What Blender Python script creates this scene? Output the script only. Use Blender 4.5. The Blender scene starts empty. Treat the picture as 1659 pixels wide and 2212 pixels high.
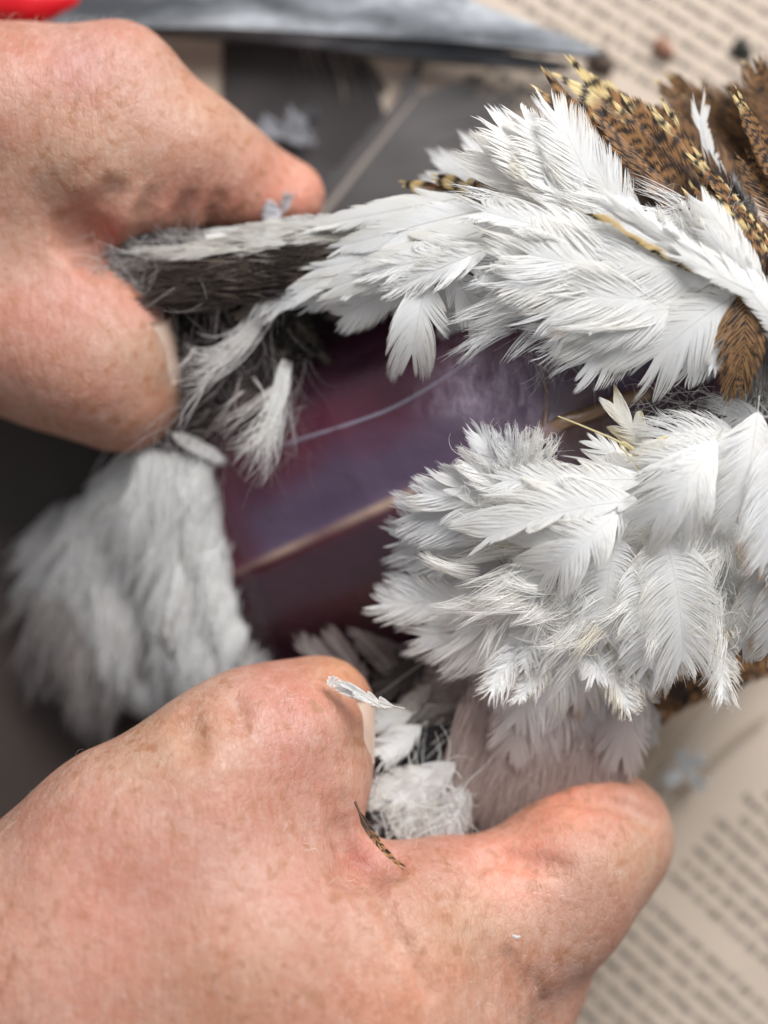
import bpy, math, random
import numpy as np
from mathutils import Vector

# ------------------------------------------------------------------ camera, world, light
S = 0.001                      # everything below is laid out in millimetres
H = 420.0                      # camera height above the table
FOCUS_Z = 61.0
HALF = 70.0 / (H - 62.0)       # tan of half the horizontal field of view
sc = bpy.context.scene
cam_d = bpy.data.cameras.new("camera"); cam = bpy.data.objects.new("camera", cam_d)
sc.collection.objects.link(cam); sc.camera = cam
cam.location = (0, 0, H * S); cam.rotation_euler = (0, 0, 0)
cam_d.sensor_fit = 'HORIZONTAL'; cam_d.sensor_width = 13.0
cam_d.lens = 6.5 / HALF
cam_d.clip_start = 0.01; cam_d.clip_end = 20
cam_d.dof.use_dof = True
cam_d.dof.focus_distance = (H - FOCUS_Z) * S
cam_d.dof.aperture_fstop = cam_d.lens / 17.5
cam_d.dof.aperture_blades = 0

w = bpy.data.worlds.new("World"); sc.world = w; w.use_nodes = True
bg = w.node_tree.nodes["Background"]
bg.inputs[0].default_value = (0.90, 0.93, 1.0, 1); bg.inputs[1].default_value = 0.34

def area(name, loc, target, size, power, col):
    l = bpy.data.lights.new(name, 'AREA'); l.shape = 'RECTANGLE'
    l.size = size[0]; l.size_y = size[1]; l.energy = power; l.color = col
    o = bpy.data.objects.new(name, l); sc.collection.objects.link(o)
    o.location = loc
    d = Vector(target) - Vector(loc)
    o.rotation_euler = d.to_track_quat('-Z', 'Y').to_euler()
    return o
area("window_light", (0.38, 0.84, 0.84), (0, 0, 0.04), (0.9, 0.7), 25.5, (0.985, 0.985, 0.99))

sc.view_settings.view_transform = 'Standard'
sc.view_settings.look = 'None'
sc.view_settings.exposure = 0.20
sc.view_settings.gamma = 1.0
sc.render.engine = 'CYCLES'
sc.cycles.use_denoising = True
sc.cycles.max_bounces = 10
sc.cycles.transmission_bounces = 6
sc.cycles.diffuse_bounces = 5
sc.cycles.transparent_max_bounces = 8

# ------------------------------------------------------------------ helpers
def mmpp(z, width=1659.0):
    """millimetres per photograph pixel at height z"""
    return 2 * HALF * (H - z) / width
def P(u, v, z):
    k = mmpp(z); return np.array([(u - 829.5) * k, (1106.0 - v) * k, z])
def R(u, v, z):
    k = mmpp(z, 768.0); return np.array([(u - 384.0) * k, (512.0 - v) * k, z])
def toP(p):
    k = 2 * HALF * (H - p[:, 2]) / 1659.0
    return p[:, 0] / k + 829.5, 1106.0 - p[:, 1] / k

def mesh_obj(name, verts, faces, mat, parent=None, cols=None, smooth=True, kind=None, label=None):
    me = bpy.data.meshes.new(name)
    v = np.asarray(verts, np.float32) * S
    f = np.asarray(faces, np.int32)
    n = f.shape[1]
    me.vertices.add(len(v)); me.vertices.foreach_set("co", v.ravel())
    me.loops.add(f.size); me.loops.foreach_set("vertex_index", f.ravel())
    me.polygons.add(len(f))
    me.polygons.foreach_set("loop_start", np.arange(0, f.size, n, dtype=np.int32))
    me.polygons.foreach_set("use_smooth", np.full(len(f), smooth))
    me.update(calc_edges=True)
    if cols is not None:
        a = me.color_attributes.new("Col", 'FLOAT_COLOR', 'POINT')
        c = np.ones((len(v), 4), np.float32); c[:, :3] = cols
        a.data.foreach_set("color", c.ravel())
    me.materials.append(mat)
    o = bpy.data.objects.new(name, me); sc.collection.objects.link(o)
    if parent is not None: o.parent = parent
    if kind: o["kind"] = kind
    if label: o["label"] = label
    return o
def empty(name, label, cat, group=None, loc=(0, 0, 0)):
    o = bpy.data.objects.new(name, None); sc.collection.objects.link(o)
    o.empty_display_size = 0.01
    o["label"] = label; o["category"] = cat
    if group: o["group"] = group
    return o
def tag(o, label, cat, group=None):
    o["label"] = label; o["category"] = cat
    if group: o["group"] = group
    return o

class NT:
    """small node-material builder"""
    def __init__(s, name):
        s.m = bpy.data.materials.new(name); s.m.use_nodes = True
        s.t = s.m.node_tree; s.b = s.t.nodes["Principled BSDF"]; s.out = s.t.nodes["Material Output"]
    def n(s, typ, **kw):
        x = s.t.nodes.new(typ)
        for k, v in kw.items():
            if k.startswith('i_'): x.inputs[k[2:].replace('_', ' ')].default_value = v
            else: setattr(x, k, v)
        return x
    def l(s, a, b): s.t.links.new(a, b)
    def noise(s, scale, detail=4, rough=0.6, vec=None, dist=0.0):
        x = s.n('ShaderNodeTexNoise'); x.inputs['Scale'].default_value = scale
        x.inputs['Detail'].default_value = detail; x.inputs['Roughness'].default_value = rough
        x.inputs['Distortion'].default_value = dist
        if vec is not None: s.l(vec, x.inputs['Vector'])
        return x.outputs['Fac']
    def ramp(s, fac, stops):
        x = s.n('ShaderNodeValToRGB'); e = x.color_ramp.elements
        while len(e) < len(stops): e.new(0.5)
        for i, (p, c) in enumerate(stops):
            e[i].position = p; e[i].color = (c, c, c, 1) if isinstance(c, (int, float)) else (*c, 1)
        s.l(fac, x.inputs[0]); return x.outputs[0]
    def mix(s, fac, a, b, mode='MIX'):
        x = s.n('ShaderNodeMix', data_type='RGBA', blend_type=mode)
        for sock, v in ((x.inputs[0], fac), (x.inputs[6], a), (x.inputs[7], b)):
            if isinstance(v, (int, float)): sock.default_value = v
            elif isinstance(v, tuple): sock.default_value = (*v, 1)
            else: s.l(v, sock)
        return x.outputs[2]
    def bump(s, h, strength, dist, prev=None):
        x = s.n('ShaderNodeBump'); x.inputs['Strength'].default_value = strength
        x.inputs['Distance'].default_value = dist
        s.l(h, x.inputs['Height'])
        if prev is not None: s.l(prev, x.inputs['Normal'])
        return x.outputs[0]
    def coords(s, scale=(1, 1, 1), rot=(0, 0, 0)):
        c = s.n('ShaderNodeTexCoord'); m = s.n('ShaderNodeMapping')
        m.inputs['Scale'].default_value = scale; m.inputs['Rotation'].default_value = rot
        s.l(c.outputs['Object'], m.inputs['Vector']); return m.outputs[0]
    def col(s):
        x = s.n('ShaderNodeVertexColor', layer_name="Col"); return x.outputs[0]
    def set(s, **kw):
        for k, v in kw.items():
            i = s.b.inputs[k.replace('_', ' ')]
            if hasattr(v, 'is_linked'): s.l(v, i)
            else: i.default_value = v
        return s

# ------------------------------------------------------------------ materials
def mat_feather(name="feather_keratin", trans=0.55, rough=0.55):
    t = NT(name); c = t.col()
    v = t.coords()
    c2 = t.mix(t.ramp(t.noise(220, 3, vec=v), [(0.35, 0.0), (0.75, 0.35)]), c, (0.93, 0.91, 0.86), 'MULTIPLY')
    t.set(Base_Color=c2, Roughness=rough)
    t.b.inputs['Specular IOR Level'].default_value = 0.3
    tr = t.n('ShaderNodeBsdfTranslucent'); t.l(c2, tr.inputs[0])
    mx = t.n('ShaderNodeMixShader'); mx.inputs[0].default_value = trans
    t.l(t.b.outputs[0], mx.inputs[1]); t.l(tr.outputs[0], mx.inputs[2]); t.l(mx.outputs[0], t.out.inputs[0])
    return t.m
M_FEATHER = mat_feather()
M_DARKF = mat_feather("dark_feather", 0.12, 0.5)

def mat_skin():
    t = NT("hand_skin"); c = t.col(); v = t.coords()
    # blotches (pink / sallow), freckles
    c1 = t.mix(t.ramp(t.noise(75, 4, 0.6, v), [(0.40, 0.0), (0.62, 0.6)]), c, (0.97, 0.76, 0.72), 'MULTIPLY')
    c1 = t.mix(t.ramp(t.noise(38, 3, 0.5, v), [(0.45, 0.0), (0.7, 0.5)]), c1, (0.88, 0.84, 0.74), 'MULTIPLY')
    c1 = t.mix(t.ramp(t.noise(420, 3, 0.6, v), [(0.42, 0.0), (0.68, 0.5)]), c1, (0.88, 0.72, 0.62), 'MULTIPLY')
    vg = t.coords(scale=(1, .4, 1), rot=(0, 0, .5))
    c1 = t.mix(t.ramp(t.noise(1100, 3, 0.65, vg), [(0.42, 0.0), (0.64, 0.3)]), c1, (0.82, 0.66, 0.58), 'MULTIPLY')
    c1 = t.mix(t.ramp(t.noise(650, 2, 0.6, vg), [(0.52, 0.0), (0.75, 0.14)]), c1, (0.70, 0.56, 0.50))
    v2 = t.coords(scale=(1, 1, 1), rot=(0.3, 0.2, 0.7))
    fr = t.ramp(t.noise(400, 3, 0.5, v2, 0.15), [(0.545, 0.0), (0.66, 0.85)])
    frm = t.ramp(t.noise(45, 2, 0.5, v2), [(0.34, 0.08), (0.56, 0.9)])
    f = t.n('ShaderNodeMath', operation='MULTIPLY'); t.l(fr, f.inputs[0]); t.l(frm, f.inputs[1])
    c2 = t.mix(f.outputs[0], c1, (0.33, 0.150, 0.080))
    # fine criss-cross skin relief
    vo = t.n('ShaderNodeTexVoronoi', feature='DISTANCE_TO_EDGE'); vo.inputs['Scale'].default_value = 1000
    vm = t.coords(scale=(1.0, 0.55, 1.0), rot=(0, 0, 0.35)); t.l(vm, vo.inputs['Vector'])
    vh = t.ramp(vo.outputs[0], [(0.0, 0.0), (0.14, 1.0)])
    b1 = t.bump(vh, 0.30, 0.00016)
    vs = t.coords(scale=(1.0, 0.16, 1.0), rot=(0, 0, 0.15))
    b2 = t.bump(t.noise(420, 4, 0.6, vs), 0.35, 0.0006, b1)
    vw = t.coords(scale=(1.0, 0.10, 1.0), rot=(0, 0, -0.12))
    b2 = t.bump(t.noise(260, 3, 0.55, vw), 0.30, 0.0012, b2)
    b3 = t.bump(t.noise(90, 4, 0.6, v), 0.35, 0.002, b2)
    t.set(Base_Color=c2, Normal=b3)
    t.set(Roughness=t.ramp(t.noise(160, 3, 0.5, v), [(0.3, 0.46), (0.7, 0.6)]))
    t.b.inputs['Subsurface Weight'].default_value = 0.35
    t.b.inputs['Subsurface Radius'].default_value = (1.0, 0.35, 0.18)
    t.b.inputs['Subsurface Scale'].default_value = 0.0035
    t.b.inputs['Specular IOR Level'].default_value = 0.42
    return t.m
M_SKIN = mat_skin()

def mat_nail():
    t = NT("fingernail"); t.set(Base_Color=(0.60, 0.42, 0.33, 1), Roughness=0.28)
    t.b.inputs['Subsurface Weight'].default_value = 0.3
    t.b.inputs['Subsurface Radius'].default_value = (1, .4, .25); t.b.inputs['Subsurface Scale'].default_value = 0.002
    v = t.coords(scale=(1, 0.2, 1)); t.set(Normal=t.bump(t.noise(600, 2, 0.5, v), 0.1, 0.0002)); return t.m
M_NAIL = mat_nail()

def mat_meat():
    t = NT("breast_skin"); c = t.col(); v = t.coords()
    c1 = t.mix(t.ramp(t.noise(60, 5, 0.6, v), [(0.35, 0.0), (0.7, 0.6)]), c, (0.62, 0.55, 0.72), 'MULTIPLY')
    vs = t.coords(scale=(1.0, 0.12, 1.0), rot=(0, 0, 0.35))
    c2 = c1
    b1 = t.bump(t.noise(520, 2, 0.5, vs), 0.06, 0.0003)
    b2 = t.bump(t.noise(110, 4, 0.55, v), 0.35, 0.002, b1)
    t.set(Base_Color=c2, Normal=b2)
    t.set(Roughness=t.ramp(t.noise(100, 3, 0.5, v), [(0.3, 0.24), (0.7, 0.42)]))
    t.b.inputs['Coat Weight'].default_value = 0.5; t.b.inputs['Coat Roughness'].default_value = 0.22
    t.b.inputs['Specular IOR Level'].default_value = 0.45
    return t.m
M_MEAT = mat_meat()

def mat_membrane():
    t = NT("torn_membrane"); v = t.coords(scale=(1, .35, 1), rot=(0, 0, .5))
    n = t.noise(260, 5, .65, v)
    t.set(Base_Color=(0.42, 0.33, 0.42, 1), Roughness=0.2, Normal=t.bump(n, 0.9, 0.001))
    m_ = t.n('ShaderNodeMath', operation='MULTIPLY')
    t.l(t.ramp(t.noise(140, 6, .7, v), [(0.42, 0.0), (0.66, 0.8)]), m_.inputs[0]); t.l(t.col(), m_.inputs[1])
    t.set(Alpha=m_.outputs[0]); return t.m

def simple(name, col, rough=0.5, metal=0.0, nscale=80, var=0.25, bump=0.0, bdist=0.001, col2=None):
    t = NT(name); v = t.coords()
    n = t.noise(nscale, 5, 0.6, v)
    c2 = col2 or tuple(x * (1 - var) for x in col)
    t.set(Base_Color=t.mix(t.ramp(n, [(0.3, 0.0), (0.7, 1.0)]), tuple(col), tuple(c2)), Roughness=rough, Metallic=metal)
    if bump: t.set(Normal=t.bump(n, bump, bdist))
    return t.m
M_PAPER = simple("aged_paper", (0.56, 0.455, 0.365), 0.85, nscale=25, var=0.12, bump=0.15)
M_PAPER2 = simple("brown_paper", (0.42, 0.335, 0.25), 0.85, nscale=22, var=0.2, bump=0.2)
M_PAPER3 = simple("grey_paper", (0.50, 0.41, 0.325), 0.85, nscale=25, var=0.12, bump=0.15)
M_INK = simple("printing_ink", (0.07, 0.07, 0.06), 0.8, nscale=500, var=0.3)
M_TABLE = simple("dark_wood", (0.050, 0.032, 0.025), 0.6, nscale=30, var=0.5, bump=0.2)
M_RED = simple("red_plastic", (0.62, 0.006, 0.014), 0.35, nscale=40, var=0.15)
def mat_steel():
    t = NT("worn_steel"); v = t.coords(scale=(0.25, 1, 1), rot=(0, 0, -0.1))
    n = t.noise(70, 6, 0.65, v)
    c = t.ramp(n, [(0.38, (0.06, 0.065, 0.072)), (0.5, (0.22, 0.23, 0.245)), (0.60, (0.55, 0.57, 0.59))])
    t.set(Base_Color=c, Metallic=0.35, Roughness=t.ramp(n, [(0.3, 0.35), (0.7, 0.65)]), Normal=t.bump(n, 0.2, 0.0006)); return t.m
M_STEEL = mat_steel()

# ------------------------------------------------------------------ smooth solids (distance field -> surface nets)
def smin(a, b, k):
    h = np.maximum(k - np.abs(a - b), 0) / k
    return np.minimum(a, b) - h * h * k * 0.25
def smax(a, b, k): return -smin(-a, -b, k)
def solid(groups, cuts=(), h=0.9, pad=4.0):
    """groups: list of (k_inside, k_to_rest, [capsule (a, b, ra, rb), ...]); cuts: (a, b, r, k)"""
    pts = [(c[0], c[2]) for g in groups for c in g[2]] + [(c[1], c[3]) for g in groups for c in g[2]]
    lo = np.min([p - r for p, r in pts], 0) - pad; hi = np.max([p + r for p, r in pts], 0) + pad
    ax = [np.arange(lo[i], hi[i], h, dtype=np.float32) for i in range(3)]
    X, Y, Z = np.meshgrid(*ax, indexing='ij')
    def cap(a, b, ra, rb):
        d = b - a; L = float(d @ d) + 1e-9
        t = ((X - a[0]) * d[0] + (Y - a[1]) * d[1] + (Z - a[2]) * d[2]) / L
        np.clip(t, 0, 1, out=t)
        return np.sqrt((X - a[0] - t * d[0]) ** 2 + (Y - a[1] - t * d[1]) ** 2 + (Z - a[2] - t * d[2]) ** 2) - (ra + (rb - ra) * t)
    F = None
    for k1, k2, caps in groups:
        G = None
        for c in caps:
            D = cap(*c); G = D if G is None else smin(G, D, k1)
        F = G if F is None else smin(F, G, k2)
    def surf(u, v):
        """height at which the camera ray through (u, v) meets the solid"""
        for z in np.arange(hi[2], lo[2], -0.25):
            p = R(u, v, z); i = np.round((p - lo) / h).astype(int)
            if (i >= 0).all() and (i < F.shape).all() and F[tuple(i)] < 0: return p
        return R(u, v, lo[2])
    for path, r, k, sink in cuts:
        pp = [surf(*q) for q in path]; pp = [q + [0, 0, sink] for q in pp]
        for a, b in zip(pp[:-1], pp[1:]):
            F = smax(F, -cap(a, b, r, r), k)
    return nets(F, lo, h)
def nets(F, lo, h):
    ins = F < 0
    nx, ny, nz = F.shape
    s = np.zeros((nx - 1, ny - 1, nz - 1), np.int8)
    for dx in (0, 1):
        for dy in (0, 1):
            for dz in (0, 1):
                s += ins[dx:nx - 1 + dx, dy:ny - 1 + dy, dz:nz - 1 + dz]
    act = (s > 0) & (s < 8)
    I, J, K = np.nonzero(act)
    idx = -np.ones(act.shape, np.int32); idx[I, J, K] = np.arange(len(I))
    acc = np.zeros((len(I), 3)); cnt = np.zeros(len(I))
    base = np.stack([I, J, K], 1).astype(float)
    for axis in range(3):
        o = [a for a in range(3) if a != axis]
        for p in (0, 1):
            for q in (0, 1):
                c0 = [0, 0, 0]; c0[o[0]] = p; c0[o[1]] = q
                c1 = list(c0); c1[axis] = 1
                f0 = F[I + c0[0], J + c0[1], K + c0[2]]; f1 = F[I + c1[0], J + c1[1], K + c1[2]]
                m = (f0 < 0) != (f1 < 0)
                t = np.where(m, f0 / np.where(m, f0 - f1, 1), 0)
                pt = base + np.array(c0); pt[:, axis] += t
                acc[m] += pt[m]; cnt[m] += 1
    V = acc / cnt[:, None] * h + lo
    faces = []
    for axis in range(3):
        o = [(axis + 1) % 3, (axis + 2) % 3]
        sl0 = [slice(0, n) for n in F.shape]; sl1 = [slice(0, n) for n in F.shape]
        sl0[axis] = slice(0, F.shape[axis] - 1); sl1[axis] = slice(1, F.shape[axis])
        for a in o:
            sl0[a] = slice(1, F.shape[a] - 1); sl1[a] = slice(1, F.shape[a] - 1)
        a0 = ins[tuple(sl0)]; a1 = ins[tuple(sl1)]
        for flip, m in ((False, a0 & ~a1), (True, ~a0 & a1)):
            w_ = np.stack(np.nonzero(m), 1)
            if not len(w_): continue
            w_[:, o[0]] += 1; w_[:, o[1]] += 1
            q = []
            for d0, d1 in ((1, 1), (0, 1), (0, 0), (1, 0)):
                c = w_.copy(); c[:, o[0]] -= d0; c[:, o[1]] -= d1
                q.append(idx[c[:, 0], c[:, 1], c[:, 2]])
            q = np.stack(q, 1)
            faces.append(q[:, ::-1] if flip else q)
    Fc = np.concatenate(faces)
    # one pass of relaxation
    for _ in range(2):
        a = np.zeros_like(V); n = np.zeros(len(V))
        for i in range(4):
            p, q = Fc[:, i], Fc[:, (i + 1) % 4]
            np.add.at(a, p, V[q]); np.add.at(n, p, 1); np.add.at(a, q, V[p]); np.add.at(n, q, 1)
        V = V * 0.4 + a / n[:, None] * 0.6
    return V, Fc

def paint(V, base, spots):
    """spots: (u, v in photo px, radius px, colour, amount)"""
    u, v = toP(V); c = np.tile(np.array(base, float), (len(V), 1))
    for su, sv, r, col, amt in spots:
        w_ = np.exp(-(((u - su) ** 2 + (v - sv) ** 2) / (r * r))) * amt
        c = c * (1 - w_[:, None]) + np.array(col) * w_[:, None]
    return c

def C(u0, v0, z0, r0, u1, v1, z1, r1):
    """capsule from render-frame px (768 wide) and px radii"""
    return (R(u0, v0, z0), R(u1, v1, z1), r0 * mmpp(z0, 768.), r1 * mmpp(z1, 768.))

SK = (0.425, 0.250, 0.182); PINK = (0.46, 0.225, 0.180); RED = (0.48, 0.135, 0.09); SAL = (0.44, 0.305, 0.20); MAUVE = (0.48, 0.275, 0.27)

# ------------------------------------------------------------------ the table and what lies on it
def sheet(name, corners, z, mat, seed=0, amp=0.6, n=26, parent=None):
    """slightly wavy sheet of paper with a real thickness; corners in photo px"""
    rs = np.random.RandomState(seed)
    c = [P(u, v, z) for u, v in corners]
    s, t = np.meshgrid(np.linspace(0, 1, n), np.linspace(0, 1, n), indexing='ij')
    V = ((1 - s) * (1 - t))[..., None] * c[0] + (s * (1 - t))[..., None] * c[1] + (s * t)[..., None] * c[2] + ((1 - s) * t)[..., None] * c[3]
    ph = rs.rand(4) * 6
    V[..., 2] += amp * (0.5 + 0.25 * np.sin(s * 5 + ph[0]) + 0.25 * np.sin(t * 4 + ph[1] + s * 3))
    top = V.reshape(-1, 3); bot = top.copy(); bot[:, 2] -= 0.12
    I = np.arange(n * n).reshape(n, n)
    q = np.stack([I[:-1, :-1], I[1:, :-1], I[1:, 1:], I[:-1, 1:]], -1).reshape(-1, 4)
    m = n * n
    rim = np.concatenate([I[0, :], I[1:, -1], I[-1, -2::-1], I[-2:0:-1, 0]])
    r2 = np.roll(rim, -1)
    side = np.stack([rim, r2, r2 + m, rim + m], 1)
    o = mesh_obj(name, np.concatenate([top, bot]), np.concatenate([q[:, ::-1], q + m, side]), mat, parent)
    return o

# table top
def box(cx, cy, cz, sx, sy, sz):
    v = np.array([[cx + a * sx / 2, cy + b * sy / 2, cz + c * sz / 2] for a in (-1, 1) for b in (-1, 1) for c in (-1, 1)])
    f = np.array([[0, 1, 3, 2], [4, 6, 7, 5], [0, 4, 5, 1], [2, 3, 7, 6], [0, 2, 6, 4], [1, 5, 7, 3]])
    return v, f
v, f = box(0, 0, -10, 1400, 1200, 20)
o = mesh_obj("table_top", v, f, M_TABLE, smooth=False, kind="structure")

def text_rows(origin, ang, nrows, pitch, length, z, seed, skip=(), starts=None, parent=None, minx=-1e9):
    """rows of small blurred letter strokes, laid as flat print"""
    rs = np.random.RandomState(seed); V = []; Fq = []
    ca, sa = math.cos(ang), math.sin(ang)
    xh = pitch * 0.34
    for r_ in range(nrows):
        if r_ in skip: continue
        x = (starts or {}).get(r_, 0) + rs.rand() * 1.0
        y = -r_ * pitch
        end = length if rs.rand() > 0.12 else length * (0.3 + 0.5 * rs.rand())
        while x < end:
            for _ in range(rs.choice([2, 3, 4, 5, 6, 7, 8, 9])):
                k = rs.randint(0, 5); lw = xh * 0.22; cw = xh * 0.78
                st = []
                if k == 0: st = [(0, 0, lw, xh), (cw * .62, 0, lw, xh * .9), (0, xh * .8, cw * .7, lw * .8)]
                elif k == 1: st = [(0, 0, lw, xh * 1.6)]; cw = lw * 1.9
                elif k == 2: st = [(0, 0, lw, xh), (0, 0, cw * .75, lw), (0, xh - lw, cw * .75, lw), (0, xh * .45, cw * .7, lw * .7)]
                elif k == 3: st = [(0, -xh * .45, lw, xh * 1.45), (0, 0, cw * .75, lw), (0, xh - lw, cw * .75, lw), (cw * .62, 0, lw, xh)]
                else: st = [(0, 0, cw * .75, lw), (cw * .3, xh * .4, cw * .4, lw), (0, xh - lw, cw * .75, lw), (cw * .6, 0, lw, xh)]
                for (a, b, c_, d) in st:
                    if origin[0] + ca * x - sa * y < minx: continue
                    q = [(x + a, y + b), (x + a + c_, y + b), (x + a + c_, y + b + d), (x + a, y + b + d)]
                    i = len(V)
                    V += [(origin[0] + ca * p + sa * -q_ * -1 * 0 + (-sa) * 0 + ca * 0, 0, 0) if False else
                          (origin[0] + ca * p - sa * q_, origin[1] + sa * p + ca * q_, z) for p, q_ in q]
                    Fq.append([i, i + 1, i + 2, i + 3])
                x += cw
                if x > end: break
            x += xh * 0.7
    return mesh_obj("printed_text", np.array(V), np.array(Fq), M_INK, parent, smooth=False, kind="stuff")

# pages; amp 0 where print lies on them
pg = sheet("book_page", [(640, -260), (2150, -260), (2150, 900), (640, 900)], 1.2, M_PAPER, 1, 0.0)
tag(pg, "pinkish printed book page under the barred feathers at the top right", "page", "old book pages")
og = P(560, -150, 1.3)
a = -math.radians(32)
text_rows(P(1000, -420, 1.3), a, 34, 38 * mmpp(1.2), 150, 1.26, 3, skip=(9,), parent=pg, minx=P(1000, 0, 1.2)[0])
pg2 = sheet("book_page", [(860, 2306), (1745, 1310), (3100, 2510), (2440, 3400)], 1.6, M_PAPER3, 2, 0.0)
tag(pg2, "greyish printed book page beside the fingertip at the bottom right", "page", "old book pages")
text_rows(P(1620, 1690, 1.7), -math.radians(42), 26, 38.5 * mmpp(1.6), 150, 1.66, 11, skip=(8,), starts={7: 0, 2: 3, 0: 4}, parent=pg2)
pg3 = sheet("paper_scrap", [(1180, 1880), (1900, 1060), (2300, 1500), (1500, 2400)], 0.9, M_PAPER, 5, 0.2)
tag(pg3, "blank pinkish paper margin between the bird and the printed page", "paper")
pg4 = sheet("paper_scrap", [(1000, 1900), (1560, 1080), (1750, 1250), (1290, 1830)], 2.6, M_PAPER2, 6, 1.5)
tag(pg4, "tan brown folded paper strip behind the bird at the lower right", "paper")
pg5 = sheet("paper_scrap", [(330, 60), (478, 60), (500, 620), (330, 640)], 1.0, M_PAPER3, 7, 0.3)
tag(pg5, "pale grey paper showing between the upper hand and dark feather", "paper")

# ------------------------------------------------------------------ feathers
def feather_geo(base, tip, hw, seed, nb=70, bend=0.0, arch=0.0, roll=0.0, cup=0.12, clump=7, tight=0.75,
                ang=(54, 16), loose=0.0, colf=None, spread=1.0, K=6, shaft=0.35, start=0.12, tipround=1.0,
                asym=(1, 1), shaftcol=None, wmul=1.25, curl=0.0):
    """base, tip: mm points; hw half-width mm. Returns verts, faces, cols"""
    rs = np.random.RandomState(seed)
    L = float(np.linalg.norm(tip - base))
    Vs, Fs, Cs = [], [], []
    off = 0
    rach = L * 0.86
    for side in (-1, 1):
        W = hw * asym[0 if side < 0 else 1]
        s = np.linspace(start, 1.0, nb)
        # outline length along the barb
        prof = np.clip(np.sin(np.pi * np.clip(s, 0, 1) ** 0.8 * 0.78 + 0.25), 0.15, 1) ** 0.7
        prof *= np.clip((s - start) / 0.12 + 0.45, 0, 1)
        a = np.radians(ang[0] + (ang[1] - ang[0]) * s ** 1.2)
        bl = W * prof / np.sin(np.maximum(a, np.radians(32)))
        bl = np.minimum(bl, W * 1.7)
        bl *= 1 + rs.randn(nb) * 0.045
        # last barbs run on past the rachis to the tip
        bl = np.where(s > 0.9, np.maximum(bl * 0.7, L * 0.14 * tipround * (1 + rs.rand(nb) * .3)), bl)
        t = np.linspace(0, 1, K)[None, :]
        da = a[:, None] * (1.28 - 0.62 * t)
        jit = rs.randn(nb) * 0.03 + np.cumsum(rs.randn(nb)) * 0.004
        da = da + jit[:, None]
        step = bl[:, None] / (K - 1)
        dx = np.cos(da) * step; dy = np.sin(da) * step
        X = s[:, None] * rach + np.concatenate([np.zeros((nb, 1)), np.cumsum(dx[:, 1:], 1)], 1)
        Y = np.concatenate([np.zeros((nb, 1)), np.cumsum(dy[:, 1:], 1)], 1)
        Z = np.zeros_like(X)
        # clumping of barb ends: small tufts that meet only at the ends, and a few deep splits between broad clumps
        def groups(mean):
            i = 0; out = []
            while i < nb:
                m = max(2, int(rs.exponential(mean) + mean * 0.4)); out.append((i, min(nb, i + m))); i += m
            return out
        for (i0, i1) in groups(3.2):
            c = (i0 + i1) // 2; c = min(c, nb - 1)
            wgt = t[0] ** 5 * 0.6 * rs.uniform(.4, 1.1)
            X[i0:i1] += (X[c] - X[i0:i1]) * wgt; Y[i0:i1] += (Y[c] - Y[i0:i1]) * wgt
            X[i0:i1] += bl[i0:i1, None] * t ** 3 * rs.randn() * .02
        for (i0, i1) in groups(clump * 2.3):
            c = min(nb - 1, max(0, int(i0 + (i1 - i0) * rs.uniform(.35, .75))))
            k = tight * rs.uniform(0.05, 0.85) if tight < .96 else tight * rs.uniform(.75, 1.0)
            wgt = (t[0] ** (3.2 if tight < .96 else 2.2)) * min(k, 1.0)
            X[i0:i1] += (X[c] - X[i0:i1]) * wgt; Y[i0:i1] += (Y[c] - Y[i0:i1]) * wgt
            rot = rs.randn() * 0.045 * spread
            lift = rs.randn() * 0.045 * spread
            bend_ = rs.randn() * 0.07 * spread
            r0 = bl[i0:i1, None] * t ** 2
            X[i0:i1] += r0 * (rot + bend_ * t) * 1.2; Y[i0:i1] -= r0 * (rot + bend_ * t) * .5
            Z[i0:i1] += r0 * lift * 1.3
            if rs.rand() < 0.04 * spread:      # an odd stray clump
                Z[i0:i1] += r0 * 0.4 * rs.rand(); X[i0:i1] += r0 * .3 * rs.randn()
        if loose:
            ph = rs.rand(nb, 1) * 6.28; fq = 3 + 4 * rs.rand(nb, 1)
            am = loose * bl[:, None] * t ** 1.2
            X += am * np.sin(fq * t * 2 + ph) * 0.35; Y += am * np.cos(fq * t * 1.6 + ph) * 0.25
            Z += am * np.sin(fq * t * 1.8 + ph * 1.7) * 0.55 + rs.randn(nb, 1) * am * 0.35
        if curl:
            Z += curl * bl[:, None] * t ** 2; Y -= abs(curl) * bl[:, None] * .35 * t ** 3
        Z += rs.randn(nb, 1) * 0.03 * t
        # ribbon
        sp = rach * (1 - start) / nb
        wd = sp * wmul * 1.15 * (1 - 0.82 * t ** 2.6) * (1 + 0.15 * rs.randn(nb, 1))
        wd = np.maximum(wd, 0.035) * np.where(t > .99, .3, 1.0)
        TX = np.gradient(X, axis=1); TY = np.gradient(Y, axis=1); n_ = np.sqrt(TX ** 2 + TY ** 2) + 1e-6
        ox, oy = -TY / n_ * wd * .5 / np.maximum(.5, np.sin(a))[:, None] ** .5, TX / n_ * wd * .5
        up = 0.10 * wd
        A = np.stack([X + ox, (Y + oy), Z + up], -1); B = np.stack([X - ox, (Y - oy), Z - up], -1)
        V = np.stack([A, B], 2)                    # nb,K,2,3
        V[..., 1] *= side
        V = V.reshape(-1, 3)
        I = np.arange(nb * K * 2).reshape(nb, K, 2) + off
        q = np.stack([I[:, :-1, 0], I[:, 1:, 0], I[:, 1:, 1], I[:, :-1, 1]], -1).reshape(-1, 4)
        if side > 0: q = q[:, ::-1]
        sx = np.repeat((X / L)[..., None], 2, 2).reshape(-1); sy = np.repeat((Y / max(hw, .1))[..., None], 2, 2).reshape(-1) * side
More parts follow.
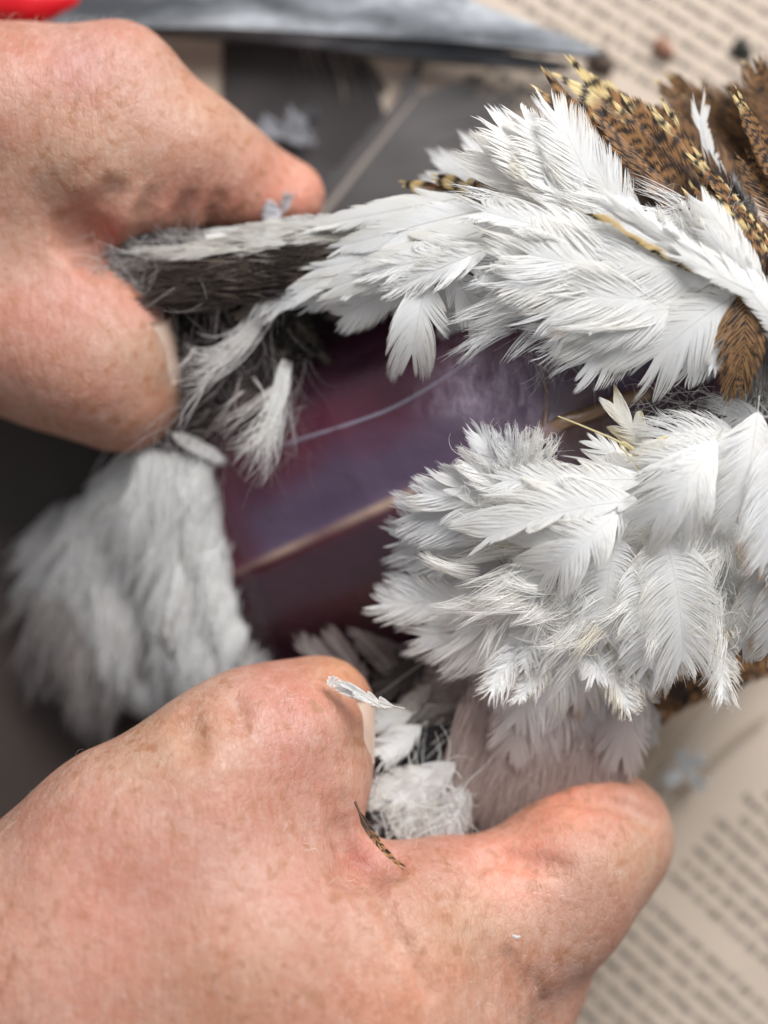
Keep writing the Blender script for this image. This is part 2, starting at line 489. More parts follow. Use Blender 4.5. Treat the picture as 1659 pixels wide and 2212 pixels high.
        tt = np.repeat(np.broadcast_to(t, X.shape)[..., None], 2, 2).reshape(-1)
        bj = np.repeat(np.repeat(rs.rand(nb, 1), K, 1)[..., None], 2, 2).reshape(-1)
        Vs.append(V); Fs.append(q); Cs.append(colf(sx, sy, tt, bj)); off += len(V)
    # rachis: 3-sided taper
    if shaft:
        n = 14; xs = np.linspace(-0.02 * L, rach, n); rr = shaft * (1 - 0.8 * np.linspace(0, 1, n)) * .5
        ring = np.array([[0, 1, -.2], [0, -1, -.2], [0, 0, .9]])
        V = (np.stack([xs, 0 * xs, 0 * xs], 1)[:, None, :] + ring[None] * rr[:, None, None]).reshape(-1, 3)
        I = np.arange(n * 3).reshape(n, 3) + off
        q = np.concatenate([np.stack([I[:-1, j], I[1:, j], I[1:, (j + 1) % 3], I[:-1, (j + 1) % 3]], -1) for j in range(3)])
        Vs.append(V); Fs.append(q)
        sc_ = shaftcol if shaftcol is not None else (0.78, 0.76, 0.70)
        Cs.append(np.tile(np.array(sc_, float), (len(V), 1)))
    V = np.concatenate(Vs); Fq = np.concatenate(Fs); Cc = np.concatenate(Cs)
    u = V[:, 0] / L
    V[:, 2] -= cup * V[:, 1] ** 2 / max(hw, .1)
    V[:, 2] += arch * 4 * u * (1 - u)
    V[:, 1] += bend * L * (u * (1 - u) * 4) * .5
    cr, sr = math.cos(roll), math.sin(roll)
    y, z = V[:, 1].copy(), V[:, 2].copy(); V[:, 1] = y * cr - z * sr; V[:, 2] = y * sr + z * cr
    ex = (tip - base) / L; ey = np.cross([0, 0, 1.0], ex); ey /= np.linalg.norm(ey); ez = np.cross(ex, ey)
    return base + V[:, :1] * ex + V[:, 1:2] * ey + V[:, 2:3] * ez, Fq, Cc

def hash2(x, y, s):
    # smooth value noise, 2-D
    xi, yi = np.floor(x), np.floor(y); fx, fy = x - xi, y - yi
    fx = fx * fx * (3 - 2 * fx); fy = fy * fy * (3 - 2 * fy)
    def h(a, b): v_ = np.sin(a * 127.1 + b * 311.7 + s * 74.7) * 43758.5453; return v_ - np.floor(v_)
    return (h(xi, yi) * (1 - fx) + h(xi + 1, yi) * fx) * (1 - fy) + (h(xi, yi + 1) * (1 - fx) + h(xi + 1, yi + 1) * fx) * fy

def white(tone=1.0, cream=0.15, seed=0, tipstain=0.0):
    def f(sx, sy, tt, bj):
        b = 0.92 * tone * (0.96 + 0.05 * bj)
        c = np.stack([b, b * 1.0, b * 1.0], -1)
        cr = np.clip(cream * (0.3 + 1.0 * tt ** 2) * (hash2(sx * 5, sy * 2 + 9, seed) * 1.6), 0, 1)[:, None]
        c = c * (1 - cr) + np.array([0.80, 0.72, 0.52]) * tone * cr
        if tipstain:
            st = np.clip((hash2(sx * 6 + 3, sy * 3, seed + 2.) - .55) * 4, 0, 1) * np.clip((tt - .55) * 3, 0, 1) * tipstain
            c = c * (1 - st[:, None]) + np.array([0.45, 0.24, 0.10]) * st[:, None]
        return c
    return f
def tone(col, var=0.15):
    def f(sx, sy, tt, bj):
        return np.array(col)[None] * (1 - var + 2 * var * bj)[:, None]
    return f
BLK = np.array([0.022, 0.015, 0.012]); ORG = np.array([0.31, 0.155, 0.062]); YEL = np.array([0.72, 0.56, 0.27]); DBR = np.array([0.05, 0.032, 0.025])
def barred(seed=0, tipyel=0.16, dark_base=0.45, freq=17, edge=0.0, org=ORG, blackness=0.12, paley=None):
    def f(sx, sy, tt, bj):
        x = sx + 0.10 * np.abs(sy) - 0.10 * sy ** 2
        n = hash2(x * 26, sy * 5 + 30, seed) - .5
        n2 = hash2(x * 44, sy * 9 + 30, seed + 5) - .5
        wv = np.sin((x * freq * 1.0 + n * .8 + 0.4 * np.sin(sy * 4 + seed)) * 6.283) + n2 * .6
        k = np.clip(wv * 2.4 + 0.25 + blackness, 0, 1)[:, None]
        c = org * (0.93 + 0.14 * bj[:, None]) * (1 - k) + BLK * k
        y = np.clip((sx - (1 - tipyel)) * 14 + n * 2, 0, 1)[:, None]
        yb = np.clip(np.sin(x * freq * .8 * 6.283 + 1) * 3 - .9, 0, 1)[:, None]
        c = c * (1 - y) + (YEL * (1 - yb) + BLK * yb) * y
        d = np.clip((dark_base - sx + np.abs(n) * .25) * 5, 0, .93)[:, None]
        c = c * (1 - d) + DBR * d
        if edge:
            e = np.clip((np.abs(sy) - (1 - edge)) * 8, 0, 1)[:, None]
            eb = np.clip(np.sin(sx * freq * 1.1 * 6.283) * 3 - 1.0, 0, 1)[:, None]
            c = c * (1 - e) + (YEL * (1 - eb) + BLK * eb) * e
        return c
    return f
def edged_white(seed=0):
    """white vane on one side, yellow and black lengthwise band on the other"""
    def f(sx, sy, tt, bj):
        b = (0.92 * (0.95 + 0.07 * bj))[:, None] * np.array([1, 1, 1.0])
        n = hash2(sx * 14, sy * 3, seed) - .5
        yb = np.clip((sy - 0.05 + n * .2) * 9, 0, 1)[:, None]
        bl = np.clip(1 - np.abs(sy - .42 + n * .35) * 7, 0, 1)[:, None] * 1.5
        bl2 = np.clip(1 - np.abs(sy - .95 + n * .2) * 6, 0, 1)[:, None] * 1.3
        c = YEL * 1.05 * (1 - np.clip(bl + bl2, 0, 1)) + BLK * np.clip(bl + bl2, 0, 1)
        return b * (1 - yb) + c * yb
    return f

bird = empty("bird", "white breasted game bird with barred brown feathers, plumage parted over purple breast", "bird")
NF = [0]
def feather(b, t_, hw, zb, zt, col=None, mat=None, label=None, name="feather", parent=bird, **kw):
    NF[0] += 1
    sd = kw.pop('seed', NF[0] * 7 + 3)
    B = P(b[0], b[1], zb); T = P(t_[0], t_[1], zt)
    w_ = hw * mmpp((zb + zt) / 2)
    batch = kw.pop('batch', None)
    if batch is None and mat is None: kw['nb'] = int(kw.get('nb', 70) * 1.3)
    V, Fq, Cc = feather_geo(B, T, w_, sd, colf=col or white(seed=sd), **kw)
    if batch is not None:
        batch.append((V, Fq, Cc)); return None
    o = mesh_obj(name, V, Fq, mat or M_FEATHER, parent, Cc, label=label)
    return o
def flush(batch, name, parent=bird, label=None):
    off = 0; Vs, Fs, Cs = [], [], []
    for V, Fq, Cc in batch: Vs.append(V); Fs.append(Fq + off); Cs.append(Cc); off += len(V)
    return mesh_obj(name, np.concatenate(Vs), np.concatenate(Fs), M_FEATHER, parent, np.concatenate(Cs), kind="stuff", label=label)
rnd = random.Random(5)

# strands: clumps of hair-thin barbs, each a tapered ribbon
def tuft_geo(ctrl, n, r0, r1, wd, seed, colf, K=9, wig=.15, part=.35):
    """ctrl: mm points the clump follows; r0, r1 spread at root and end; strands gather in a few pointed locks"""
    rs = np.random.RandomState(seed); c = np.array(ctrl, float); m = len(c)
    t = np.linspace(0, 1, K); L = np.linalg.norm(c[-1] - c[0])
    bez = np.array([sum(math.comb(m - 1, j) * (1 - q) ** (m - 1 - j) * q ** j * c[j] for j in range(m)) for q in t])
    T = np.gradient(bez, axis=0); T /= np.linalg.norm(T, axis=1)[:, None] + 1e-9
    N = np.cross(T, [0, 0, 1.]); N /= np.linalg.norm(N, axis=1)[:, None] + 1e-9
    nl = max(1, n // 7); locks = rs.randn(nl, 2) * [r1, r1 * .4]
    lk = rs.randint(0, nl, n); a = rs.randn(n, 2) * [r0, r0 * .4]; b = locks[lk] * part * 2 + rs.randn(n, 2) * [r1 * .35, r1 * .2] * (1 - part)
    fan = t[None, :, None] ** 1.3
    off = a[:, None] * (1 - fan) + b[:, None] * fan * (1 + 0 * fan)
    ph = rs.rand(n, 1) * 6.28
    wv = wig * L * .12 * np.sin(t[None] * rs.uniform(2, 6, (n, 1)) + ph) * t[None]
    ln = rs.uniform(.75, 1.08, n)
    pts = bez[None] + N[None] * (off[..., :1] + wv[..., None]) + np.array([0, 0, 1.]) * (off[..., 1:2] + .5 * wv[..., None])
    pts = pts[:, :1] + (pts - pts[:, :1]) * ln[:, None, None] + T[0] * (rs.rand(n, 1, 1) - .7) * L * .16
    w_ = wd * ((1 - .85 * t ** 2) * np.clip(t / .2 + .25, 0, 1))[None, :, None] * rs.uniform(.6, 1.2, (n, 1, 1))
    up = rs.randn(n, 1, 1) * .5
    side = N[None] + np.array([0, 0, 1.]) * up
    V = np.stack([pts + side * w_, pts - side * w_], 2).reshape(-1, 3)
    I = np.arange(n * K * 2).reshape(n, K, 2)
    Fq = np.stack([I[:, :-1, 0], I[:, 1:, 0], I[:, 1:, 1], I[:, :-1, 1]], -1).reshape(-1, 4)
    Cc = np.repeat(np.array([colf(rs) for _ in range(n)]), K * 2, 0)
    return V, Fq, Cc
WH = lambda rs: np.array([.84, .83, .81]) * rs.uniform(.85, 1.03)
GR = lambda rs: np.array([.42, .37, .36]) * rs.uniform(.4, 1.2)
CR = lambda rs: np.array([.78, .68, .45]) * rs.uniform(.8, 1.05)
def vary(c, lo=.6, hi=1.3): return lambda rs: np.array(c) * rs.uniform(lo, hi)
# ------------------------------------------------------------------ the bird's body
from mathutils.bvhtree import BVHTree
A3 = P(455, 1262, 28.0); B3 = P(1180, 932, 54.0)
ex2 = (B3 - A3)[:2]; LK = float(np.linalg.norm(ex2)); ex2 /= LK; ey2 = np.array([-ex2[1], ex2[0]])
ns, nt = 150, 180
sv = np.linspace(-5, 128, ns); th = np.linspace(-math.pi, math.pi, nt, endpoint=False)
SV, TH = np.meshgrid(sv, th, indexing='ij')
q_ = np.clip(1 - ((SV - 58) / 71.0) ** 2, 0.0004, 1) ** 0.5
Wd = 44 * q_ ** 0.8
crest = np.interp(SV, [-12, 0, 10, LK * .5, LK, 128], [18, 25, 32, 44, 54, 50])
crest = crest * np.clip(q_ * 2.2, 0.02, 1) ** .6
tt_ = Wd * np.sin(TH)
topz = np.where(np.cos(TH) > 0, np.cos(TH), 0)
z_ = 4 + (crest - 6) * topz ** 0.62
z_ = z_ - 1.3 * (1 - np.exp(-np.abs(tt_) / 1.6)) * (topz > 0)
# muscle bulge either side of the keel
z_ += 1.6 * np.sin(np.clip((np.abs(tt_) - 2) / 26, 0, 1) * math.pi) * (topz > .2) + (hash2(SV * .05, tt_ * .07, 5) - .5) * 2.2 * topz
z_ = np.where(topz > 0, z_, 4 + 3.0 * np.cos(TH)); z_ = np.maximum(z_, 1.8)
XY = A3[:2][None, None] + SV[..., None] * ex2 + tt_[..., None] * ey2
BV = np.concatenate([XY, z_[..., None]], -1).reshape(-1, 3)
I = np.arange(ns * nt).reshape(ns, nt); I2 = np.roll(I, -1, 1)
BF = np.stack([I[:-1], I[1:], I2[1:], I2[:-1]], -1).reshape(-1, 4)[:, ::-1]
s1 = SV.reshape(-1); t1 = tt_.reshape(-1)
bu, bv_ = toP(BV)
base = np.array([0.085, 0.013, 0.030])
col = np.tile(base, (len(BV), 1))
def blend(w_, c_):
    global col
    w_ = np.clip(w_, 0, 1)[:, None]; col = col * (1 - w_) + np.array(c_) * w_
nz_ = hash2(s1 * .12, t1 * .2, 3) - .5
sm = lambda x: np.clip(x, 0, 1) ** 2 * (3 - 2 * np.clip(x, 0, 1))
blend(.85 * sm((15.5 + nz_ * 6 - t1) / 9) * (t1 > 0) * sm((s1 - 6) / 10), (0.078, 0.055, 0.098))         # silverskin beside the keel, its bluish sky sheen painted in
blend(sm((t1 - 21 - nz_ * 5) / 8) * .7, (0.035, 0.016, 0.026))  # darker towards the flap: its shade painted into the colour
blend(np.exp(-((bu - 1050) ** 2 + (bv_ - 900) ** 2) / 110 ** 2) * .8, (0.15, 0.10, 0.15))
blend(sm(-(t1 + .5) / 3), (0.034, 0.009, 0.016))  # lower lobe darkened: shade of the side facing away, painted in
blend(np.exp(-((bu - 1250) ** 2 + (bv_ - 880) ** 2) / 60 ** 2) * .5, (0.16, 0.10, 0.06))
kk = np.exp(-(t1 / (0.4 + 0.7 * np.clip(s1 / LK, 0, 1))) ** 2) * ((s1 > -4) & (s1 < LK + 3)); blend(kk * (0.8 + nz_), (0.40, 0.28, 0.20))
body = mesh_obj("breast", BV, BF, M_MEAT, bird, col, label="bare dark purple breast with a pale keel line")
bvh = BVHTree.FromPolygons([tuple(x) for x in BV], [tuple(int(i) for i in x) for x in BF])
def on_body(u, v, lift=0.0):
    d = Vector(P(u, v, 0)) - Vector((0, 0, H)); d.normalize()
    hit = bvh.ray_cast(Vector((0, 0, H)), d)
    if hit[0] is None: return P(u, v, 20)
    return np.array(hit[0] + hit[1] * lift) if hit[1].z > 0 else np.array(hit[0] - hit[1] * lift)

def tube(name, pts, r0, r1, mat, parent, col=None, sides=6, flat=1.0, **kw):
    pts = np.array(pts); n = len(pts)
    # resample smoothly
    t = np.linspace(0, n - 1, (n - 1) * 6 + 1); i = np.clip(t.astype(int), 0, n - 2); f_ = (t - i)[:, None]
    pm = np.concatenate([[2 * pts[0] - pts[1]], pts, [2 * pts[-1] - pts[-2]]])
    p0, p1, p2, p3 = pm[i], pm[i + 1], pm[i + 2], pm[i + 3]
    Q = .5 * ((2 * p1) + (p2 - p0) * f_ + (2 * p0 - 5 * p1 + 4 * p2 - p3) * f_ ** 2 + (-p0 + 3 * p1 - 3 * p2 + p3) * f_ ** 3)
    T = np.gradient(Q, axis=0); T /= np.linalg.norm(T, axis=1)[:, None] + 1e-9
    N = np.cross(T, [0.02, 0.03, 1.0]); N /= np.linalg.norm(N, axis=1)[:, None]; Bn = np.cross(N, T)
    rr = np.linspace(r0, r1, len(Q))[:, None, None]
    a = np.linspace(0, 2 * math.pi, sides, endpoint=False)
    V = Q[:, None] + rr * (np.cos(a)[None, :, None] * N[:, None] + flat * np.sin(a)[None, :, None] * Bn[:, None])
    I = np.arange(V.shape[0] * sides).reshape(-1, sides); J = np.roll(I, -1, 1)
    F_ = np.stack([I[:-1], I[1:], J[1:], J[:-1]], -1).reshape(-1, 4)
    V = V.reshape(-1, 3)
    c = None if col is None else np.tile(np.array(col, float), (len(V), 1))
    return mesh_obj(name, V, F_, mat, parent, c, **kw)
tube("tendon", [on_body(u, v, .05) for u, v in ((610, 962), (680, 940), (760, 915), (840, 885), (920, 842), (985, 800), (1030, 762))], .38, .5, M_MEAT, bird, (0.26, 0.22, 0.27), flat=.5)
tube("bone_ridge", [on_body(u, v, .2) for u, v in ((1165, 945), (1215, 915), (1270, 895), (1330, 868), (1400, 850))], 1.6, 1.2, M_MEAT, bird, (0.22, 0.13, 0.07), flat=.6)
tube("bone_ridge", [on_body(u, v, .2) for u, v in ((1175, 930), (1180, 880), (1178, 830), (1170, 780))], .8, .5, M_MEAT, bird, (0.14, 0.08, 0.05), flat=.7)
for (u, v, r_) in ((757, 1238, .6), (757, 1248, .5)):
    pass
# shiny torn membrane near the top of the breast
def drape(name, poly, n, mat, lift, amp, seed):
    c = np.array(poly, float); s, t = np.meshgrid(np.linspace(0, 1, n), np.linspace(0, 1, n), indexing='ij')
    U = ((1 - s) * (1 - t))[..., None] * c[0] + (s * (1 - t))[..., None] * c[1] + (s * t)[..., None] * c[2] + ((1 - s) * t)[..., None] * c[3]
    V = []
    for (u, v) in U.reshape(-1, 2):
        w_ = hash2(np.array(u * .035 + v * .02), np.array(v * .016 - u * .008), seed) * 1.0 + hash2(np.array(u * .10), np.array(v * .07), seed + 2) * .35
        V.append(on_body(u, v, lift + amp * float(w_)))
    I = np.arange(n * n).reshape(n, n)
    e_ = np.clip(np.minimum(np.minimum(s, 1 - s), np.minimum(t, 1 - t)) * 3.2, 0, 1).reshape(-1)
    return mesh_obj(name, np.array(V), np.stack([I[:-1, :-1], I[1:, :-1], I[1:, 1:], I[:-1, 1:]], -1).reshape(-1, 4), mat, bird, np.stack([e_] * 3, 1))
drape("membrane", [(850, 890), (960, 700), (1240, 740), (1225, 1000)], 50, mat_membrane(), .25, 1.1, 4)

# under-plumage masses that the feathers are rooted in
M_DOWN = simple("down_plumage", (0.76, 0.755, 0.75), 0.9, nscale=160, var=0.18, bump=0.8, bdist=0.002)
M_DOWNG = simple("grey_down", (0.035, 0.027, 0.024), 0.95, nscale=150, var=0.5, bump=0.8, bdist=0.002)
M_BELLY = simple("belly_plumage", (0.56, 0.45, 0.41), 0.85, nscale=60, var=0.14, bump=0.3, bdist=0.002)  # pinkish tint includes painted light bounced off the hand
def CP(u0, v0, z0, r0, u1, v1, z1, r1):
    return (P(u0, v0, z0), P(u1, v1, z1), r0 * mmpp(z0), r1 * mmpp(z1))
def solid_obj(name, groups, mat, parent, h=1.0, cuts=(), cols=None, **kw):
    V, F_ = solid(groups, cuts, h)
    return mesh_obj(name, V, F_, mat, parent, cols(V) if cols else None, **kw)
solid_obj("plumage", [(6, 6, [CP(1130, 520, 48, 70, 1420, 600, 50, 115), CP(1420, 600, 48, 110, 1600, 680, 46, 90), CP(1000, 480, 47, 40, 1130, 520, 48, 60),
                              CP(1200, 400, 40, 90, 1400, 480, 44, 90)])], M_DOWN, bird)
solid_obj("plumage", [(6, 6, [CP(1160, 1210, 42, 120, 1500, 1150, 46, 150), CP(1280, 1350, 40, 140, 1500, 1280, 40, 120), CP(1500, 1000, 46, 80, 1680, 1050, 44, 130)])], M_DOWN, bird)
solid_obj("belly", [(8, 8, [CP(1250, 1400, 30, 150, 1150, 1610, 27, 150), CP(1290, 1540, 28, 90, 1240, 1580, 26, 100), CP(1050, 1500, 26, 120, 1000, 1700, 26, 90)])], M_BELLY, bird, label="soft white-pink belly plumage, hand bounce and shade painted in")

# grey underside of the pulled-up skin flap
solid_obj("skin_flap", [(5, 5, [CP(300, 600, 33, 55, 560, 570, 40, 50), CP(560, 570, 40, 50, 980, 500, 46, 45), CP(330, 660, 26, 40, 640, 680, 26, 50), CP(640, 640, 30, 50, 900, 600, 38, 45),
                                CP(450, 740, 20, 60, 620, 780, 18, 55), CP(440, 880, 14, 60, 520, 860, 16, 50)])], M_DOWNG, bird, label="grey brown downy underside of the lifted skin flap")

# ---- upper flap, long feathers sweeping to the upper hand
def many(rows):
    for r_ in rows:
        b, t_, hw, zb, zt = r_[:5]; kw = r_[5] if len(r_) > 5 else {}
        feather(b, t_, hw, zb, zt, **dict(kw))
LONG = dict(ang=(40, 10), clump=7, tight=.9, cup=.1, asym=(1, 1))
GW = white(.92, .25, 3)
many([
 ((1130, 455), (930, 360), 60, 40, 41, dict(col=white(.95, 0, 1), tight=.3)),
 ((1180, 470), (1000, 330), 70, 42, 44, dict(col=white(.98, 0, 1), tight=.3)),
 ((1060, 430), (860, 395), 26, 50, 48, dict(LONG, col=barred(3, .3, .0, 7))),
 ((1130, 440), (930, 380), 30, 51, 50, dict(LONG, col=barred(8, .5, .2, 7))),
 ((1040, 420), (640, 500), 42, 53, 47, dict(LONG, arch=2)),
 ((980, 430), (560, 520), 34, 53, 44, dict(LONG, arch=1)),
 ((760, 478), (330, 520), 22, 47, 36, dict(LONG, arch=1)),
 ((700, 500), (300, 545), 22, 45, 34, dict(LONG, col=white(.9, .3, 4))),
 ((640, 540), (270, 560), 20, 42, 33, dict(LONG, col=tone((.52, .47, .44)))),
 ((900, 470), (450, 545), 26, 49, 40, dict(LONG, col=GW, arch=1)),
 ((1100, 440), (700, 545), 50, 56, 50, dict(LONG, arch=3)),
 ((1060, 470), (640, 590), 48, 56, 48, dict(LONG, arch=2, bend=.06)),
 ((1000, 500), (545, 700), 42, 55, 42, dict(LONG, arch=3, bend=-.10)),
 ((1090, 480), (680, 640), 56, 58, 50, dict(LONG, arch=3)),
 ((1110, 520), (760, 600), 52, 60, 54, dict(LONG, arch=2, loose=.15)),
 ((1090, 520), (820, 640), 50, 61, 56, dict(LONG, arch=2, loose=.2)),
 ((1010, 540), (690, 650), 40, 57, 50, dict(LONG, arch=2)),
 ((880, 560), (640, 672), 38, 50, 44, dict(arch=1, tight=.5)),
 ((930, 580), (720, 695), 55, 52, 46, dict(arch=2, tight=.6)),
 ((900, 590), (780, 680), 46, 50, 45, dict(arch=1, tight=.5)),
 ((925, 575), (885, 790), 70, 56, 54, dict(arch=3, tight=.75, clump=9)),
 ((960, 560), (1055, 720), 56, 55, 51, dict(arch=2, tight=.6)),
 ((950, 560), (985, 730), 45, 51, 44, dict(arch=2, tight=.5, col=white(.9, 0, 1))),
 ((1010, 560), (1130, 700), 42, 52, 46, dict(arch=2, tight=.8, col=white(.85, .1, 1))),
 ((1050, 590), (1145, 720), 36, 50, 44, dict(tight=.9, col=white(.7, .1, 1))),
 ((1060, 560), (1180, 760), 46, 52, 45, dict(loose=.35, tight=.5, col=white(.85, .1, 1))),
 ((1120, 640), (1200, 790), 44, 50, 43, dict(loose=.6, tight=.3, col=white(.85, 0, 1))),
 ((1160, 680), (1230, 830), 46, 48, 42, dict(loose=.7, tight=.3, col=white(.75, 0, 1))),
 ((1200, 700), (1290, 850), 44, 48, 42, dict(loose=.8, tight=.3, col=white(.6, 0, 1))),
])
# ---- tall upright white feathers, upper middle
UP = dict(shaft=.22, loose=.05, arch=3, tight=.5, clump=10, nb=90, roll=.25)
many([
 ((1280, 560), (1005, 300), 74, 50, 56, dict(UP, clump=6, tight=.8)),
 ((1300, 570), (1040, 240), 76, 52, 60, dict(UP, clump=6, tight=.8, roll=.4)),
 ((1330, 590), (1100, 215), 70, 54, 61, dict(UP)),
 ((1350, 580), (1172, 195), 72, 56, 62, dict(UP, roll=.1)),
 ((1400, 570), (1245, 290), 62, 57, 61, dict(UP, roll=-.1)),
 ((1330, 540), (1110, 330), 60, 58, 62, dict(tight=.9, clump=5, loose=.2, col=white(.97, .3, 5))),
 ((1360, 560), (1160, 380), 66, 59, 62, dict(tight=.9, clump=5, loose=.25)),
 ((1430, 560), (1300, 420), 50, 58, 61, dict(tight=.6, loose=.2)),
])
# ---- broad fan pointing left above the breast
FAN = dict(loose=.07, shaft=.22, arch=3, tight=.92, clump=9, nb=100, cup=.2)
many([
 ((1500, 590), (975, 440), 70, 60, 63, dict(FAN, asym=(.9, .55))),
 ((1520, 620), (1030, 560), 92, 61, 63, dict(FAN, clump=8)),
 ((1540, 640), (1040, 600), 84, 62, 64, dict(FAN, clump=10)),
 ((1560, 640), (1080, 540), 100, 62, 65, dict(FAN, tight=.7)),
 ((1540, 640), (1130, 660), 92, 62, 64, dict(FAN, col=white(1, .1, 3, .5))),
 ((1540, 640), (1150, 740), 80, 60, 60, dict(tight=.4, loose=.25, clump=5)),
 ((1560, 660), (1220, 640), 100, 63, 66, dict(FAN, tight=.6)),
 ((1540, 650), (1190, 730), 84, 62, 62, dict(FAN, tight=.8)),
 ((1580, 600), (1260, 560), 96, 64, 66, dict(FAN, tight=.5)),
 ((1560, 650), (1250, 700), 80, 64, 65, dict(FAN, tight=.75)),
 ((1480, 640), (1235, 805), 74, 62, 61, dict(arch=2, tight=.85, clump=8, nb=100)),
 ((1560, 600), (1290, 760), 80, 65, 63, dict(arch=2, tight=.8, clump=9, nb=100)),
 ((1620, 620), (1385, 800), 86, 66, 64, dict(arch=3, tight=.85, clump=9, nb=100, bend=-.08)),
 ((1640, 650), (1455, 815), 60, 65, 62, dict(arch=2, tight=.85, clump=7)),
 
])
# ---- brown barred feathers, top right
BR = dict(shaftcol=(.12, .07, .04), clump=6, tight=.15, spread=.25, nb=140, K=9, wmul=1.5, shaft=.5, ang=(46, 12))
many([
 ((1700, 420), (1420, 160), 62, 28, 36, dict(BR, col=barred(11, .05, .1, 22, org=ORG * .8, blackness=.1), mat=M_DARKF)),
 ((1720, 420), (1500, 200), 70, 30, 36, dict(BR, col=barred(12, .0, .2, 22, org=ORG * .75), mat=M_DARKF)),
 ((1760, 400), (1560, 190), 60, 30, 38, dict(BR, col=barred(13, .0, .2, 22, org=ORG * .6), mat=M_DARKF)),
 ((1740, 420), (1622, 130), 66, 38, 44, dict(BR, col=barred(14, .0, .1, 20, org=ORG * .75, blackness=.1), mat=M_DARKF)),
 ((1660, 520), (1400, 240), 80, 44, 46, dict(BR, col=barred(15, .0, .3, 20, org=ORG * .7, blackness=.2), mat=M_DARKF)),
 ((1630, 560), (1505, 205), 26, 48, 52, dict(tight=.3, asym=(1, .5), bend=.12)),
 ((1640, 500), (1210, 138), 62, 50, 54, dict(BR, col=barred(1, .26, .30, 13, .12), mat=M_DARKF, label="long barred brown feather with yellow and black tip, rearmost")),
 ((1660, 560), (1330, 210), 74, 52, 57, dict(BR, col=barred(2, .10, .58, 16), mat=M_DARKF)),
 ((1600, 540), (1160, 160), 58, 56, 60, dict(BR, col=barred(4, .08, .5, 17), mat=M_DARKF, bend=.08, label="long orange brown barred feather with pale tip")),
 ((1650, 600), (1290, 240), 66, 56, 60, dict(BR, col=barred(5, .0, .72, 18), mat=M_DARKF)),
 ((1680, 640), (1380, 330), 68, 58, 61, dict(BR, col=barred(6, .0, .8, 18), mat=M_DARKF)),
 ((1600, 640), (1330, 370), 60, 56, 58, dict(BR, col=barred(7, .0, .95, 18), mat=M_DARKF)),
 ((1700, 640), (1420, 225), 24, 61, 64, dict(BR, col=barred(8, .12, .1, 12, .5), mat=M_DARKF, label="narrow brown feather with a yellow edge stripe")),
 ((1690, 580), (1490, 320), 22, 62, 65, dict(BR, col=barred(9, .2, .1, 11, .5), mat=M_DARKF)),
 ((1700, 680), (1480, 400), 44, 60, 63, dict(BR, col=barred(21, .05, .6, 12, .3), mat=M_DARKF)),
 ((1710, 740), (1545, 440), 40, 62, 65, dict(BR, col=barred(10, .25, .6, 10, .35), mat=M_DARKF, bend=-.1)),
 ((1740, 760), (1560, 500), 40, 60, 62, dict(BR, col=barred(19, .1, .7, 14, .2), mat=M_DARKF)),
 ((1730, 470), (1588, 195), 30, 58, 62, dict(BR, col=barred(16, .14, .0, 15), mat=M_DARKF)),
 ((1780, 560), (1600, 330), 50, 55, 58, dict(BR, col=barred(17, .0, .5, 17), mat=M_DARKF)),
 ((1760, 640), (1600, 480), 50, 57, 60, dict(BR, col=barred(18, .0, .8, 17), mat=M_DARKF)),
 ((1700, 690), (1575, 380), 36, 50, 52, dict(loose=.5, tight=.3, col=white(.6, 0, 1))),
])
# ---- white blades lying over the barred ones
BL = dict(clump=4, tight=.5, nb=120, K=6, ang=(48, 24), arch=2, cup=.35, wmul=1.5)
many([
 ((1560, 600), (1400, 470), 44, 63, 64, dict(loose=.5, tight=.4)),
 ((1560, 640), (1480, 430), 40, 62, 64, dict(loose=.5, tight=.4)),
 ((1660, 640), (1495, 408), 44, 65, 67, dict(BL, asym=(.8, 1))),
 ((1600, 590), (1285, 412), 24, 67, 69, dict(BL, roll=-.3, bend=.06)),
 ((1670, 640), (1500, 475), 30, 67, 69, dict(BL, roll=-.3)),
 ((1580, 610), (1270, 438), 52, 66, 68, dict(BL, col=edged_white(2), asym=(1.2, .42), label="white feather with a yellow and black band along its upper edge", bend=.06)),
 ((1690, 660), (1440, 535), 46, 68, 70, dict(BL, asym=(1.3, .5), bend=.05)),
 ((1720, 760), (1560, 560), 40, 67, 69, dict(BL, asym=(1, .7))),
 ((1740, 800), (1620, 600), 44, 66, 67, dict(BL, tight=.7)),
])
# ---- spotted orange feather, right edge, and bits below it
many([
 ((1660, 560), (1645, 880), 46, 64, 62, dict(BR, col=tone((.2, .19, .18)), tight=.6, loose=.2)),
 ((1612, 590), (1592, 862), 66, 66, 65, dict(BR, col=barred(31, .0, .15, 26, org=ORG * .9 + np.array([0, .012, .012]), blackness=-.35), mat=M_DARKF, tight=.95, arch=3, asym=(1, .8), label="short orange feather speckled with black at the right edge")),
 ((1580, 640), (1536, 815), 24, 67.5, 66, dict(tight=.4, clump=4)),
 ((1640, 620), (1560, 700), 40, 57, 57, dict(loose=.5, col=tone((.25, .23, .22)))),
 ((1680, 830), (1420, 850), 46, 38, 36, dict(BR, col=barred(32, .0, .1, 9), mat=M_DARKF)),
 ((1720, 900), (1470, 800), 40, 36, 36, dict(BR, col=barred(33, .0, .1, 10), mat=M_DARKF)),
 ((1700, 860), (1560, 900), 34, 42, 42, dict(BR, col=barred(34, .0, .1, 10), mat=M_DARKF)),
 ((1640, 790), (1590, 900), 50, 50, 48, dict(loose=.8, tight=.3, col=tone((.30, .29, .28)))),
 ((1580, 780), (1520, 880), 40, 48, 46, dict(loose=.8, tight=.3, col=tone((.35, .33, .33)))),
 ((1700, 700), (1680, 900), 50, 52, 50, dict(loose=.4, tight=.3, col=tone((.35, .34, .34)))),
])
